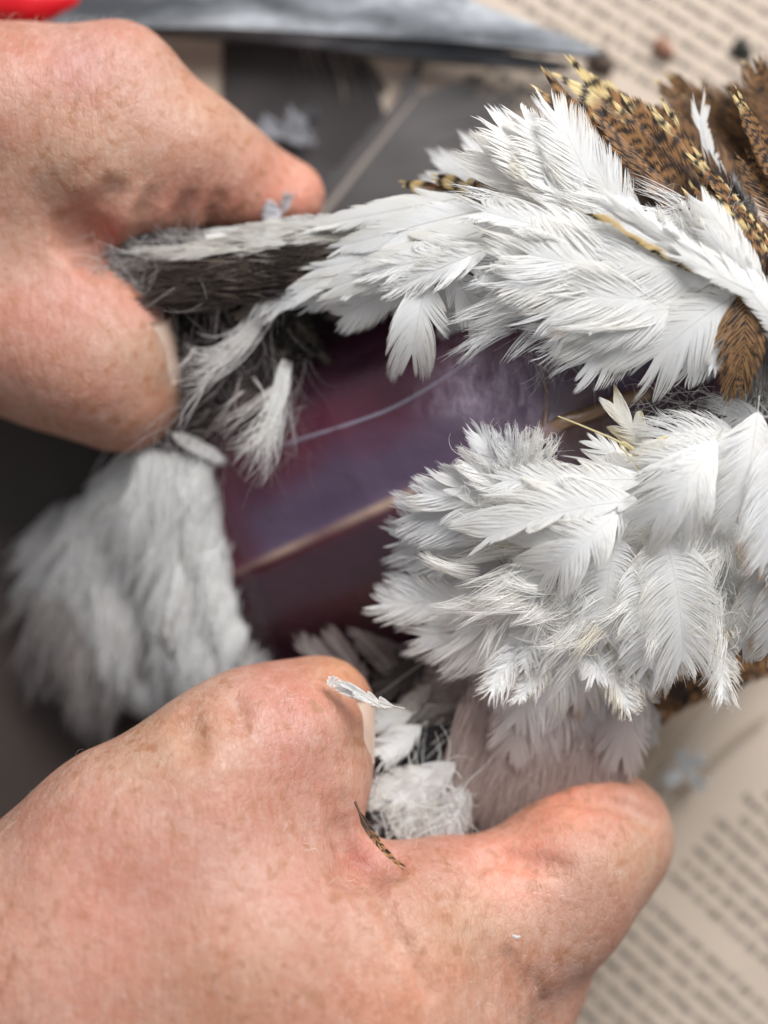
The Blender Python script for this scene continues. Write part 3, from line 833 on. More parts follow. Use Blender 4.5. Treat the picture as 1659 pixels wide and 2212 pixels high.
# ---- lower right mass of white feathers
LW = dict(loose=.09, shaft=.22, arch=3, tight=.85, clump=7, nb=90, cup=.15, K=7)
CU = dict(arch=2, tight=.9, clump=5, nb=80, curl=.35, K=8)
many([
 ((1130, 1060), (1015, 918), 46, 56, 60, dict(CU, tight=.35, clump=9, col=white(.9, 0, 2))),
 ((1120, 1070), (1085, 935), 44, 56, 61, dict(CU, loose=.35, col=white(.9, 0, 2))),
 ((1120, 1060), (1180, 955), 46, 55, 60, dict(CU, loose=.5, curl=.7)),
 ((1100, 1070), (1150, 930), 40, 55, 59, dict(CU, loose=.4, curl=.6)),
 ((1130, 1100), (990, 985), 44, 56, 60, dict(CU, loose=.3)),
 ((1110, 1110), (940, 1010), 46, 55, 58, dict(CU, tight=.4, clump=8, col=white(.88, .1, 2))),
 ((1180, 1110), (880, 1060), 62, 55, 56, dict(LW, tight=.95, clump=6)),
 ((1200, 1130), (845, 1110), 76, 54, 52, dict(LW, tight=.7, col=white(.86, 0, 1), roll=.2)),
 ((1150, 1180), (838, 1165), 80, 52, 48, dict(LW, tight=.6, col=white(.85, 0, 1))),
 ((1180, 1210), (880, 1220), 60, 51, 48, dict(LW, tight=.6, col=white(.8, 0, 1))),
 ((1400, 1060), (1010, 1130), 60, 60, 59, dict(LW, bend=.05)),
 ((1430, 1035), (1035, 1040), 46, 62, 63, dict(LW, tight=.95, clump=11, nb=110, label="long straight white feather pointing left across the pile")),
 ((1420, 1080), (1000, 1185), 66, 63, 62, dict(LW, tight=.97, clump=8, nb=110, asym=(1.5, .5), arch=5, bend=-.12)),
 ((1380, 1070), (1120, 1200), 90, 64, 62, dict(LW, tight=.97, clump=6, nb=110, ang=(80, 25))),
 ((1350, 1090), (1150, 1260), 76, 64, 62, dict(LW, tight=.97, clump=6, nb=100, ang=(75, 20), arch=5)),
 ((1240, 1220), (1030, 1330), 60, 58, 55, dict(LW, tight=.9)),
 ((1250, 1160), (1060, 1330), 60, 60, 57, dict(LW, tight=.97, clump=6)),
 ((1110, 1290), (790, 1305), 62, 50, 45, dict(LW, tight=.85, clump=8)),
 ((1090, 1270), (830, 1265), 54, 49, 46, dict(LW, tight=.8, col=white(.9, 0, 1))),
 ((1150, 1330), (880, 1380), 66, 51, 47, dict(LW, tight=.5)),
 ((1190, 1330), (940, 1415), 76, 53, 49, dict(LW, tight=.6, clump=10)),
 ((1180, 1290), (960, 1370), 66, 54, 51, dict(LW, tight=.6, clump=10)),
 ((1230, 1380), (1010, 1450), 56, 50, 44, dict(LW, tight=.9, col=white(.8, 0, 1))),
 ((1200, 1420), (860, 1490), 50, 42, 36, dict(LW, tight=.95, clump=6, col=tone((.42, .36, .34)))),
 ((1210, 1450), (930, 1560), 52, 42, 36, dict(LW, tight=.95, clump=6, col=tone((.50, .47, .48)))),
 ((1200, 1260), (1090, 1480), 70, 57, 50, dict(LW, tight=.9, clump=7)),
 ((1210, 1330), (1100, 1590), 74, 52, 46, dict(LW, tight=.8, clump=9, nb=110)),
 ((1260, 1330), (1150, 1560), 70, 54, 48, dict(LW, tight=.85, clump=8, nb=110)),
 ((1300, 1330), (1230, 1540), 66, 55, 48, dict(LW, tight=.85, col=white(1, .3, 4, .6))),
 ((1330, 1400), (1230, 1610), 56, 48, 42, dict(LW, tight=.9, clump=11, col=white(.88, .2, 4))),
 ((1400, 1440), (1300, 1590), 60, 47, 42, dict(LW, tight=.95, clump=16, col=white(.88, .2, 4))),
 ((1400, 1380), (1360, 1570), 50, 50, 44, dict(LW, tight=.95, clump=12, col=white(.9, .3, 4, .7))),
 ((1250, 1180), (1180, 1400), 66, 60, 54, dict(LW, loose=.25, tight=.9)),
 ((1280, 1200), (1240, 1480), 64, 58, 52, dict(LW, loose=.2, tight=.9)),
 ((1340, 1130), (1320, 1420), 86, 61, 56, dict(LW, tight=.93, clump=5, nb=120, ang=(80, 35), curl=.15, bend=-.15)),
 ((1420, 1110), (1470, 1470), 96, 63, 58, dict(LW, tight=.9, clump=6, nb=130, ang=(78, 22), bend=.08, label="large white feather with a clear shaft and curling barbs")),
 ((1400, 1160), (1400, 1480), 90, 62, 56, dict(LW, tight=.95, clump=5, nb=120, ang=(85, 35), curl=.1)),
 ((1470, 1280), (1410, 1490), 56, 58, 52, dict(LW, tight=.97, clump=14, col=white(1, .2, 7, .8))),
 ((1480, 1160), (1530, 1420), 56, 57, 52, dict(LW, tight=.9, loose=.1)),
 ((1500, 1100), (1560, 1340), 60, 57, 52, dict(LW, loose=.5, tight=.5)),
 ((1420, 990), (1310, 850), 42, 55, 60, dict(LW, tight=.98, clump=16, col=white(.95, .7, 3), bend=.1)),
 ((1400, 1040), (1260, 940), 36, 56, 58, dict(LW, tight=.97, clump=8)),
 ((1440, 1020), (1240, 1000), 40, 57, 58, dict(LW, tight=.97, clump=8)),
 ((1600, 930), (1390, 950), 60, 58, 61, dict(LW, tight=.4, loose=.25)),
 ((1620, 960), (1370, 1010), 66, 62, 64, dict(LW, tight=.5, loose=.15)),
 ((1560, 930), (1390, 1150), 84, 65, 66, dict(LW, tight=.98, clump=12, nb=120, arch=5, asym=(1, 1), label="white feather split into finger-like drooping clumps")),
 ((1530, 960), (1460, 1160), 66, 66, 66, dict(LW, tight=.98, clump=12, nb=110, arch=4)),
 ((1600, 950), (1520, 1100), 66, 63, 63, dict(LW, tight=.9, clump=8, col=white(1, .1, 3, 1.0))),
 ((1560, 1080), (1500, 1240), 50, 58, 55, dict(loose=.8, tight=.3)),
 ((1600, 1100), (1540, 1300), 50, 58, 55, dict(loose=.8, tight=.3)),
 ((1760, 1330), (1480, 1500), 60, 36, 30, dict(BR, col=barred(51, .0, .2, 14), mat=M_DARKF, label="dark barred feather low under the white pile at the right edge")),
 ((1740, 1300), (1400, 1560), 44, 32, 24, dict(BR, col=barred(52, .0, .6, 14), mat=M_DARKF)),
 ((1780, 1380), (1560, 1450), 50, 40, 36, dict(BR, col=barred(53, .0, .5, 14), mat=M_DARKF)),
 ((1520, 1440), (1390, 1530), 40, 30, 26, dict(BR, col=barred(54, .0, .7, 10), mat=M_DARKF)),
 ((1660, 900), (1560, 900), 50, 55, 56, dict(loose=.4, tight=.3, col=white(.9, 0, 1))),
 ((1640, 860), (1585, 1150), 84, 66, 64, dict(LW, tight=.9, clump=10, nb=120)),
 ((1690, 880), (1650, 1260), 84, 68, 64, dict(LW, tight=.85, clump=12, nb=120, col=white(1.02, .05, 2, .8))),
 ((1720, 1000), (1700, 1330), 70, 66, 62, dict(LW, tight=.9, col=white(1, .1, 2, .8))),
 ((1680, 1150), (1590, 1430), 60, 60, 54, dict(LW, tight=.95, clump=14, col=white(.85, .3, 3, 1.2))),
 ((1650, 1130), (1560, 1330), 56, 58, 53, dict(LW, tight=.95, clump=12, col=white(.9, .2, 3, .8))),
 ((1700, 1150), (1650, 1440), 60, 62, 56, dict(LW, tight=.95, clump=12, col=white(.9, .2, 3, .8))),
])
# procedural fillers in the lower right pile
for i in range(46):
    a = rnd.uniform(0, 1); u = rnd.uniform(1160, 1600); v = rnd.uniform(1060, 1380)
    ang_ = math.radians(rnd.gauss(118 if u < 1350 else 95, 28)); L_ = rnd.uniform(110, 210)
    if u + math.cos(ang_) * L_ < 900: continue
    feather((u, v), (u + math.cos(ang_) * L_, v + math.sin(ang_) * L_), rnd.uniform(28, 48), 53 + 3 * rnd.random(), 54 + 3 * rnd.random(),
            loose=rnd.uniform(.1, .7), tight=rnd.uniform(.5, .95), clump=rnd.choice([4, 6, 9]), nb=60, col=white(1, rnd.uniform(0, .5), i, .3 * rnd.random()))
for i in range(26):
    u = rnd.uniform(1150, 1600); v = rnd.uniform(470, 680)
    ang_ = math.radians(rnd.gauss(160, 25)); L_ = rnd.uniform(120, 200)
    feather((u, v), (u + math.cos(ang_) * L_, v + math.sin(ang_) * L_), rnd.uniform(30, 50), 57 + 2 * rnd.random(), 58 + 2 * rnd.random(),
            loose=rnd.uniform(.1, .5), tight=rnd.uniform(.4, .8), nb=60, col=white(1, 0, i))
# ---- belly: soft, low; hand bounce and shade mixed into the colour
bel = []
for i in range(14):
    u = rnd.uniform(1130, 1360); v = rnd.uniform(1360, 1440)
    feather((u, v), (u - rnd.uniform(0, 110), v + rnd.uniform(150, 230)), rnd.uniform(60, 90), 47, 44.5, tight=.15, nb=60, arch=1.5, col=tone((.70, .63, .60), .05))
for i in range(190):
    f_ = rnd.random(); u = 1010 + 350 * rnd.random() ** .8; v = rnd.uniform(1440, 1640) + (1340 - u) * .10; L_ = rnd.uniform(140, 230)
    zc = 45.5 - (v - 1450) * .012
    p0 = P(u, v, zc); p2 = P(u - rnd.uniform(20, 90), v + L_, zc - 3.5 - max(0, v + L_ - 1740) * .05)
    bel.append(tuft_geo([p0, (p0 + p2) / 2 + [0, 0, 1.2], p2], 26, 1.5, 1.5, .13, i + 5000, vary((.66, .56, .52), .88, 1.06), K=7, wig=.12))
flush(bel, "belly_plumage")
many([((1400, 1500), (1395, 1610), 36, 40, 36, dict(tight=.9, col=white(.85, .2, 1))), ((1360, 1480), (1330, 1640), 50, 41, 37, dict(tight=.4, col=white(.85, .2, 1)))])
# dark feathers between thumb and belly
for i in range(16):
    u = rnd.uniform(820, 1040); v = rnd.uniform(1440, 1700)
    feather((u + 90, v - 60), (u - 60 + rnd.uniform(-40, 40), v + rnd.uniform(20, 100)), rnd.uniform(24, 40), 40, 37 + 2 * rnd.random(), tight=.9, clump=6, loose=.2, nb=50,
            col=tone(rnd.choice([(.08, .065, .06), (.30, .25, .24), (.50, .45, .43), (.6, .56, .52)])))
for i, (b, t_, hw) in enumerate([((760, 1500), (640, 1370), 34), ((800, 1500), (700, 1350), 30), ((860, 1480), (790, 1350), 34), ((900, 1500), (740, 1330), 30),
                                 ((920, 1460), (860, 1360), 36), ((960, 1480), (900, 1390), 30), ((800, 1560), (690, 1450), 24), ((940, 1540), (800, 1440), 30)]):
    feather(b, t_, hw, 36, 32, tight=.9, nb=50, col=tone((.22, .17, .16) if i % 2 else (.30, .25, .24)))
many([
 ((990, 1560), (880, 1650), 60, 40, 42, dict(col=tone((.035, .03, .03)), tight=.8, label="black feather patch beside the thumb")),
 ((960, 1600), (860, 1700), 50, 41, 42, dict(col=tone((.04, .035, .035)), tight=.8)),
 ((920, 1560), (812, 1640), 40, 42, 44, dict(tight=.9)), ((900, 1540), (805, 1560), 34, 41, 42, dict(tight=.9, col=white(.9, .4, 1))),
 ((960, 1660), (790, 1730), 44, 43, 45, dict(tight=.95, col=white(.98, .4, 1))),
 ((1000, 1640), (830, 1740), 50, 43, 45, dict(tight=.9)),
 ((960, 1680), (850, 1790), 44, 42, 44, dict(loose=.6, tight=.5, col=white(.95, .5, 1))), ((1000, 1700), (930, 1800), 44, 42, 43, dict(loose=.8, tight=.5)),
 ((930, 1700), (880, 1800), 40, 42, 43, dict(loose=.8, tight=.5, col=white(.98, .4, 1))), ((1010, 1680), (960, 1820), 40, 42, 42, dict(loose=.9, tight=.4)),
 ((880, 1700), (830, 1800), 36, 41, 42, dict(loose=.8, tight=.5, col=tone((.3, .26, .25)))), ((850, 1720), (800, 1800), 30, 40, 42, dict(loose=.8, tight=.5, col=tone((.12, .1, .1)))),
 ((768, 1735), (878, 1880), 12, 61.5, 67, dict(BR, ang=(34, 14), col=barred(40, .0, .45, 9, org=ORG * 1.5, blackness=.45), mat=M_DARKF, nb=70, wmul=.8, bend=-.14, label="small narrow black and orange feather lying across the hand")),
 ((870, 1530), (690, 1455), 16, 62, 58, dict(loose=.3, tight=.98, clump=14, bend=.1)), ((830, 1530), (730, 1470), 14, 62, 60, dict(loose=.3, tight=.98, clump=10)),
])
# ---- feathered leg, out of focus at the left
solid_obj("feathered_leg", [(8, 8, [CP(365, 1040, 11, 90, 400, 1250, 6, 105), CP(400, 1250, 6, 105, 430, 1400, 3, 100), CP(190, 1130, 4, 60, 220, 1360, 4, 85), CP(230, 1380, 4, 85, 330, 1470, 4, 85)])], M_DOWN, bird, label="white feathered leg, soft and out of focus")
leg_b = []
def f_of(a, path): return a / (len(path) - 1)
def legf(n, path, wid, z0, z1, colr, seed, ln=(90, 170), hw=(12, 24)):
    r2 = random.Random(seed)
    for i in range(n):
        a = (i + r2.random()) / n * (len(path) - 1); j = min(int(a), len(path) - 2); f_ = a - j
        u = path[j][0] * (1 - f_) + path[j + 1][0] * f_; v = path[j][1] * (1 - f_) + path[j + 1][1] * f_; wf = .62 + .38 * math.sin(min(1, .15 + a / (len(path) - 1)) * 2.2)
        o_ = r2.uniform(-1, 1); u += o_ * wid * wf
        d = math.radians(96 - o_ * 34 * (1 - 1.4 * f_of(a, path)) + r2.gauss(0, 10)); L_ = r2.uniform(*ln)
        zc = z0 + (z1 - z0) * f_ - abs(o_) ** 2 * 14 + 3 * i / n
        feather((u, v), (u + math.cos(d) * L_, v + math.sin(d) * L_), r2.uniform(*hw), zc, zc - 3, col=colr(i), tight=.9, clump=4, loose=.12, nb=24, K=5,
                bend=r2.uniform(-.1, .1), ang=(34, 10), batch=leg_b, arch=1)
legf(230, [(352, 990), (384, 1070), (402, 1200), (446, 1385)], 108, 27, 20, lambda i: white(.97, .1, i), 1)
legf(120, [(208, 1100), (228, 1200), (268, 1360)], 98, 15, 16, lambda i: white(.9 if i % 3 else .75, .1, i), 2)
legf(30, [(140, 1320), (220, 1440)], 60, 12, 12, lambda i: tone((.24, .22, .21)), 3)
r2 = random.Random(9)
def fur(n, path, wid, z0, z1, cf, ln=(110, 200), spread_=42):
    for i in range(n):
        a = (i + r2.random()) / n * (len(path) - 1); j = min(int(a), len(path) - 2); f_ = a - j
        u = path[j][0] * (1 - f_) + path[j + 1][0] * f_; v = path[j][1] * (1 - f_) + path[j + 1][1] * f_; wf = .62 + .38 * math.sin(min(1, .15 + a / (len(path) - 1)) * 2.2)
        o_ = r2.uniform(-1, 1); u += o_ * wid * wf
        d = math.radians(96 - o_ * spread_ * (1 - 1.4 * f_of(a, path)) + r2.gauss(0, 9)); L_ = r2.uniform(*ln)
        zc = z0 + (z1 - z0) * a / (len(path) - 1) - abs(o_) ** 2 * 13
        p0 = P(u, v, zc - 1); p2 = P(u + math.cos(d) * L_, v + math.sin(d) * L_, zc - 2.5 - L_ * .01); p1 = (p0 + p2) / 2 + [0, 0, 2.2]
        leg_b.append(tuft_geo([p0, p1, p2], 26, 1.3, 1.5, .13, i + 500, cf, K=7, wig=.2))
fur(400, [(352, 985), (384, 1070), (402, 1200), (446, 1385)], 112, 33, 26, vary((.9, .9, .89), .9, 1.02))
fur(240, [(208, 1100), (228, 1200), (268, 1360)], 98, 19, 20, vary((.78, .77, .76), .8, 1.1))
fur(40, [(110, 1290), (150, 1380), (250, 1470)], 60, 17, 17, vary((.34, .31, .30), .6, 1.5))
fur(120, [(420, 1000), (440, 1120), (458, 1240), (505, 1370)], 34, 34, 28, vary((.9, .9, .89), .92, 1.02), ln=(110, 180), spread_=14)
flush(leg_b, "leg_plumage")
many([((480, 1560), (600, 1420), 40, 22, 22, dict(loose=.5, col=tone((.45, .43, .43)))), ((470, 1530), (560, 1400), 40, 24, 23, dict(loose=.5, col=tone((.6, .58, .58)))),
      ((440, 960), (480, 1000), 16, 30, 30, {}), ((360, 930), (490, 1000), 20, 33, 32, dict(tight=.95)), ((440, 1400), (560, 1500), 40, 22, 20, dict(loose=.4, col=tone((.6, .58, .58))))])
# ---- loose grey and white feathers hanging in the cavity
HANG = [
 ([(560, 690, 42), (520, 740, 43), (440, 790, 42), (385, 770, 42)], 34, .8, 2.2, (.78, .76, .74), "limp white wisp feather hanging beside the upper thumb"),
 ([(560, 690, 42), (510, 770, 43), (450, 830, 42), (388, 835, 42)], 30, .8, 1.8, (.74, .72, .70), None),
 ([(545, 690, 42), (520, 720, 43), (470, 790, 42), (425, 800, 42)], 16, .6, 1.5, (.74, .72, .70), None),
 ([(612, 800, 41), (600, 880, 43), (590, 950, 43), (512, 1008, 43)], 46, .8, 1.9, (.84, .83, .80), "frayed white feather dangling over the breast"),
 ([(612, 800, 41), (604, 900, 43), (590, 980, 43), (582, 1040, 43)], 40, .8, 2.4, (.80, .79, .77), None),
 ([(605, 820, 41), (590, 860, 43), (530, 890, 43), (478, 930, 43)], 20, .5, 1.0, (.66, .63, .60), None),
 ([(612, 830, 41), (630, 900, 43), (655, 950, 43), (655, 990, 43)], 7, .5, 1.6, (.50, .46, .46), None),
 ([(650, 600, 44), (590, 640, 46), (560, 670, 45), (545, 705, 44)], 30, 1.2, 1.2, (.80, .79, .77), None),
]
for k in range(9):      # stray pale wisps trailing over the opening
    u = rnd.uniform(400, 660); v = rnd.uniform(620, 860); d = math.radians(rnd.uniform(60, 160)); L_ = rnd.uniform(70, 150)
    p1 = (u + math.cos(d) * L_ * .5 + rnd.uniform(-30, 30), v + math.sin(d) * L_ * .5); p2 = (u + math.cos(d) * L_ + rnd.uniform(-40, 20), v + math.sin(d) * L_)
    HANG.append(([(u, v, 42), (p1[0], p1[1], 45), (p2[0], p2[1], 43)], rnd.choice([3, 4, 7]), .3, rnd.uniform(.6, 1.6), rnd.choice([(.6, .57, .55), (.45, .41, .40), (.35, .30, .29)]), None))
for i, (cp, n, r0, r1, c_, lab) in enumerate(HANG):
    V, Fq, Cc = tuft_geo([P(*q) for q in cp], n, r0, r1, .16 if n > 8 else .08, 900 + i, vary(c_, .85, 1.05), K=12, wig=.7, part=.5)
    mesh_obj("feather", V, Fq, M_FEATHER, bird, Cc, label=lab)
cav = []
for i in range(120):
    u = rnd.uniform(300, 680); v = rnd.uniform(560, 780); d = math.radians(rnd.uniform(50, 200)); L_ = rnd.uniform(70, 190)
    c_ = rnd.choice([(.03, .025, .022), (.05, .04, .036), (.07, .055, .05), (.14, .11, .10), (.13, .10, .07)])
    if u < 410 and v > 640: continue
    zc = 36 - max(0, 480 - u) * .04 + rnd.uniform(-3, 2) - max(0, v - 650) * .02
    feather((u, v), (u + math.cos(d) * L_, v + math.sin(d) * L_ * .7), rnd.uniform(16, 34), zc, zc - 1, tight=.95, loose=.35, nb=22, K=8, wmul=.6, spread=1.5, bend=rnd.uniform(-.3, .3), ang=(30, 12), col=tone(c_), batch=cav)
for i in range(46):      # brownish plumes sweeping along the underside of the flap
    u = rnd.uniform(560, 900); v = 640 - (u - 560) * .22 + rnd.uniform(-70, 30); L_ = rnd.uniform(120, 240)
    c_ = rnd.choice([(.30, .27, .25), (.20, .17, .15), (.34, .28, .22), (.12, .10, .09), (.45, .42, .40)])
    zc = 41 + (u - 600) * .02
    feather((u, v), (u - L_, v + rnd.uniform(0, 50)), rnd.uniform(18, 32), zc + 1.5, zc - 2, tight=.9, loose=.1, nb=34, K=6, wmul=.9, ang=(30, 10), col=tone(c_), batch=cav)
for i in range(40):
    u = rnd.uniform(240, 420); v = rnd.uniform(510, 600)
    feather((u + 120, v - 6), (u - 30, v + rnd.uniform(-30, 60)), rnd.uniform(14, 26), 40, 40, tight=.9, loose=.5, nb=22, K=8, wmul=.6, spread=1.5, col=tone(rnd.choice([(.40, .37, .36), (.55, .53, .52), (.16, .14, .13)])), batch=cav)
for i in range(150):      # plumes lying along the outer face of the flap: pale on the ridge, brown with painted shade below it
    u = rnd.uniform(470, 980); dv = rnd.uniform(-46, 52); v = 588 - (u - 430) * .16 + dv; L_ = min(rnd.uniform(110, 260), u - 235)
    zc = 45.5 + (u - 500) * .008
    if dv < -20:
        feather((u, v), (u - L_, v + rnd.uniform(-10, 30)), rnd.uniform(16, 30), zc + 1, zc - L_ * .022, nb=54, K=6, tight=.5, clump=4, ang=(26, 8), loose=.05, wmul=1.1, bend=rnd.uniform(-.06, .06), arch=1, col=tone(rnd.choice([(.86, .85, .83), (.78, .76, .72), (.60, .56, .52)]), .06), batch=cav)
    else:
        c_ = rnd.choice([(.09, .07, .06), (.13, .105, .09), (.26, .21, .17), (.40, .36, .33)]) if dv < 8 else rnd.choice([(.04, .03, .027), (.06, .047, .04), (.09, .07, .06), (.22, .17, .13)])
        p0 = P(u, v, zc); p2 = P(u - L_, v + rnd.uniform(-10, 50), zc - L_ * .022)
        cav.append(tuft_geo([p0, (p0 + p2) / 2 + [0, rnd.uniform(-1, 1), 1.5], p2], 40, 1.7, 2.4, .10, i + 2000, vary(c_, .8, 1.15), K=9, wig=.35, part=.2))
for i in range(150):      # dark tangled down in the cavity
    u = rnd.uniform(330, 690); v = rnd.uniform(620, 900); d = math.radians(rnd.uniform(40, 200)); L_ = rnd.uniform(60, 170)
    if (v > 760 and u > 620) or (u < 400 and v > 640): continue
    zc = 39 - max(0, v - 650) * .02 - max(0, 480 - u) * .05; c_ = rnd.choice([(.03, .024, .022), (.05, .04, .036), (.09, .075, .07), (.24, .20, .19)])
    p0 = P(u, v, zc - 2); p2 = P(u + math.cos(d) * L_, v + math.sin(d) * L_ * .7, zc)
    cav.append(tuft_geo([p0, (p0 + p2) / 2 + np.array([rnd.uniform(-3, 3), rnd.uniform(-3, 3), 1.5]), p2], 9, 1.2, 2.4, .06, i + 3000, vary(c_, .6, 1.3), K=9, wig=.8))
flush(cav, "down", label="tangled grey brown down under the lifted flap")

# ---- fine loose barbs (uncountable)
def wisps(name, n, box_, z, L_, colf, seed, dirn=None, r_=0.06, wig=.35, parent=bird):
    rs = np.random.RandomState(seed); V = []; Fq = []; Cc = []
    K = 9
    for i in range(n):
        u = rs.uniform(box_[0], box_[2]); v = rs.uniform(box_[1], box_[3]); zz = rs.uniform(*z)
        a = (rs.uniform(0, 6.28) if dirn is None else dirn + rs.randn() * .6); l = rs.uniform(*L_); da = rs.randn() * wig
        p = P(u, v, zz); pts = []; sl = rs.randn() * .25
        for k in range(K):
            pts.append(p.copy()); p = p + np.array([math.cos(a), math.sin(a), sl]) * l / K; a += da * 2 / K + rs.randn() * .12; sl += rs.randn() * .08
        pts = np.array(pts); T = np.gradient(pts, axis=0); N = np.cross(T, [0, 0, 1.]); N /= np.linalg.norm(N, axis=1)[:, None] + 1e-9
        wd = (r_ * (1 - .7 * np.linspace(0, 1, K)))[:, None]
        b0 = len(V) * K * 2
        V.append(np.stack([pts + N * wd, pts - N * wd + [0, 0, .03]], 1).reshape(-1, 3))
        I = np.arange(K * 2).reshape(K, 2) + b0
        Fq.append(np.stack([I[:-1, 0], I[1:, 0], I[1:, 1], I[:-1, 1]], -1)); Cc.append(np.tile(colf(rs), (K * 2, 1)))
    return mesh_obj(name, np.concatenate(V), np.concatenate(Fq), M_FEATHER, parent, np.concatenate(Cc), kind="stuff")
GR = lambda rs: np.array([.42, .37, .36]) * rs.uniform(.4, 1.2)
CR = lambda rs: np.array([.78, .68, .45]) * rs.uniform(.8, 1.05)
wisps("down", 900, (1150, 1060, 1620, 1400), (57, 63), (2, 7), WH, 1, r_=.035, wig=.6)
wisps("down", 26, (1180, 1080, 1560, 1420), (61, 65), (4, 9), CR, 6, r_=.05)
wisps("down", 420, (1130, 640, 1330, 800), (48, 55), (3, 8), WH, 2, dirn=-1.6, r_=.04)
wisps("down", 120, (1400, 420, 1600, 580), (62, 66), (2, 6), WH, 3, r_=.035)
wisps("down", 260, (340, 560, 680, 960), (34, 43), (6, 22), GR, 4, dirn=-1.8, r_=.05, wig=.8)
wisps("down", 160, (200, 500, 420, 640), (38, 43), (4, 14), lambda rs: np.array([.55, .52, .5]) * rs.uniform(.5, 1.2), 5, r_=.08)
wisps("down", 160, (800, 1680, 1000, 1820), (43, 47), (4, 14), WH, 7, r_=.12, wig=.8)
wisps("down", 120, (1000, 960, 1200, 1120), (57, 62), (3, 8), WH, 8, wig=1.2)
wisps("down", 160, (1380, 840, 1640, 980), (52, 60), (3, 9), WH, 9)
lk = []
for i in range(120):
    u = rnd.uniform(1000, 1600); v = rnd.uniform(1040, 1400)
    if (u < 1150 and v > 1330): continue
    d = math.radians(np.interp(u, [1000, 1200, 1400, 1600], [172, 148, 112, 92]) + rnd.gauss(0, 16)); L_ = rnd.uniform(70, 150)
    zc = 57.5 + 4.5 * rnd.random() - max(0, 1150 - u) * .03 - max(0, v - 1280) * .02
    e1 = (u + math.cos(d) * L_ * .5, v + math.sin(d) * L_ * .5); d += rnd.gauss(.25, .35); e2 = (e1[0] + math.cos(d) * L_ * .5, e1[1] + math.sin(d) * L_ * .5)
    if v < 1120 and u > 1350: continue
    lk.append(tuft_geo([P(u, v, zc - 1), P(*e1, zc + 2.0), P(*e2, zc + .5)], 30, .9, 1.5, .085, 7000 + i, vary((.90, .89, .86) if rnd.random() < .92 else (.88, .84, .74), .94, 1.03), K=9, wig=.12, part=.45))
for i in range(60):
    u = rnd.uniform(1080, 1520); v = rnd.uniform(440, 720)
    d = math.radians(np.interp(v, [440, 720], [190, 140]) + rnd.gauss(0, 12)); L_ = rnd.uniform(80, 160); zc = 61.5 + 3.5 * rnd.random() - max(0, 1250 - u) * .03
    p0 = P(u, v, zc); p2 = P(u + math.cos(d) * L_, v + math.sin(d) * L_, zc)
    lk.append(tuft_geo([p0, (p0 + p2) / 2 + [rnd.uniform(-1, 1), rnd.uniform(-1, 1), 1.5], p2], 26, 1.0, 1.6, .08, 7500 + i, vary((.91, .91, .90), .95, 1.02), K=8, wig=.1, part=.35))
flush(lk, "barb", label="soft loose white barbs over the breast feathers")
for p in ([(1205, 899, 62), (1270, 925, 63), (1350, 962, 63), (1380, 1000, 62)], [(1355, 1000, 62), (1400, 960, 63), (1450, 940, 62)], [(1395, 1030, 62), (1350, 975, 64), (1340, 965, 64), (1352, 958, 64), (1400, 1000, 62)]):
    tube("feather_shaft", [P(*q) for q in p], .12, .28, M_FEATHER, bird, (.78, .70, .45))
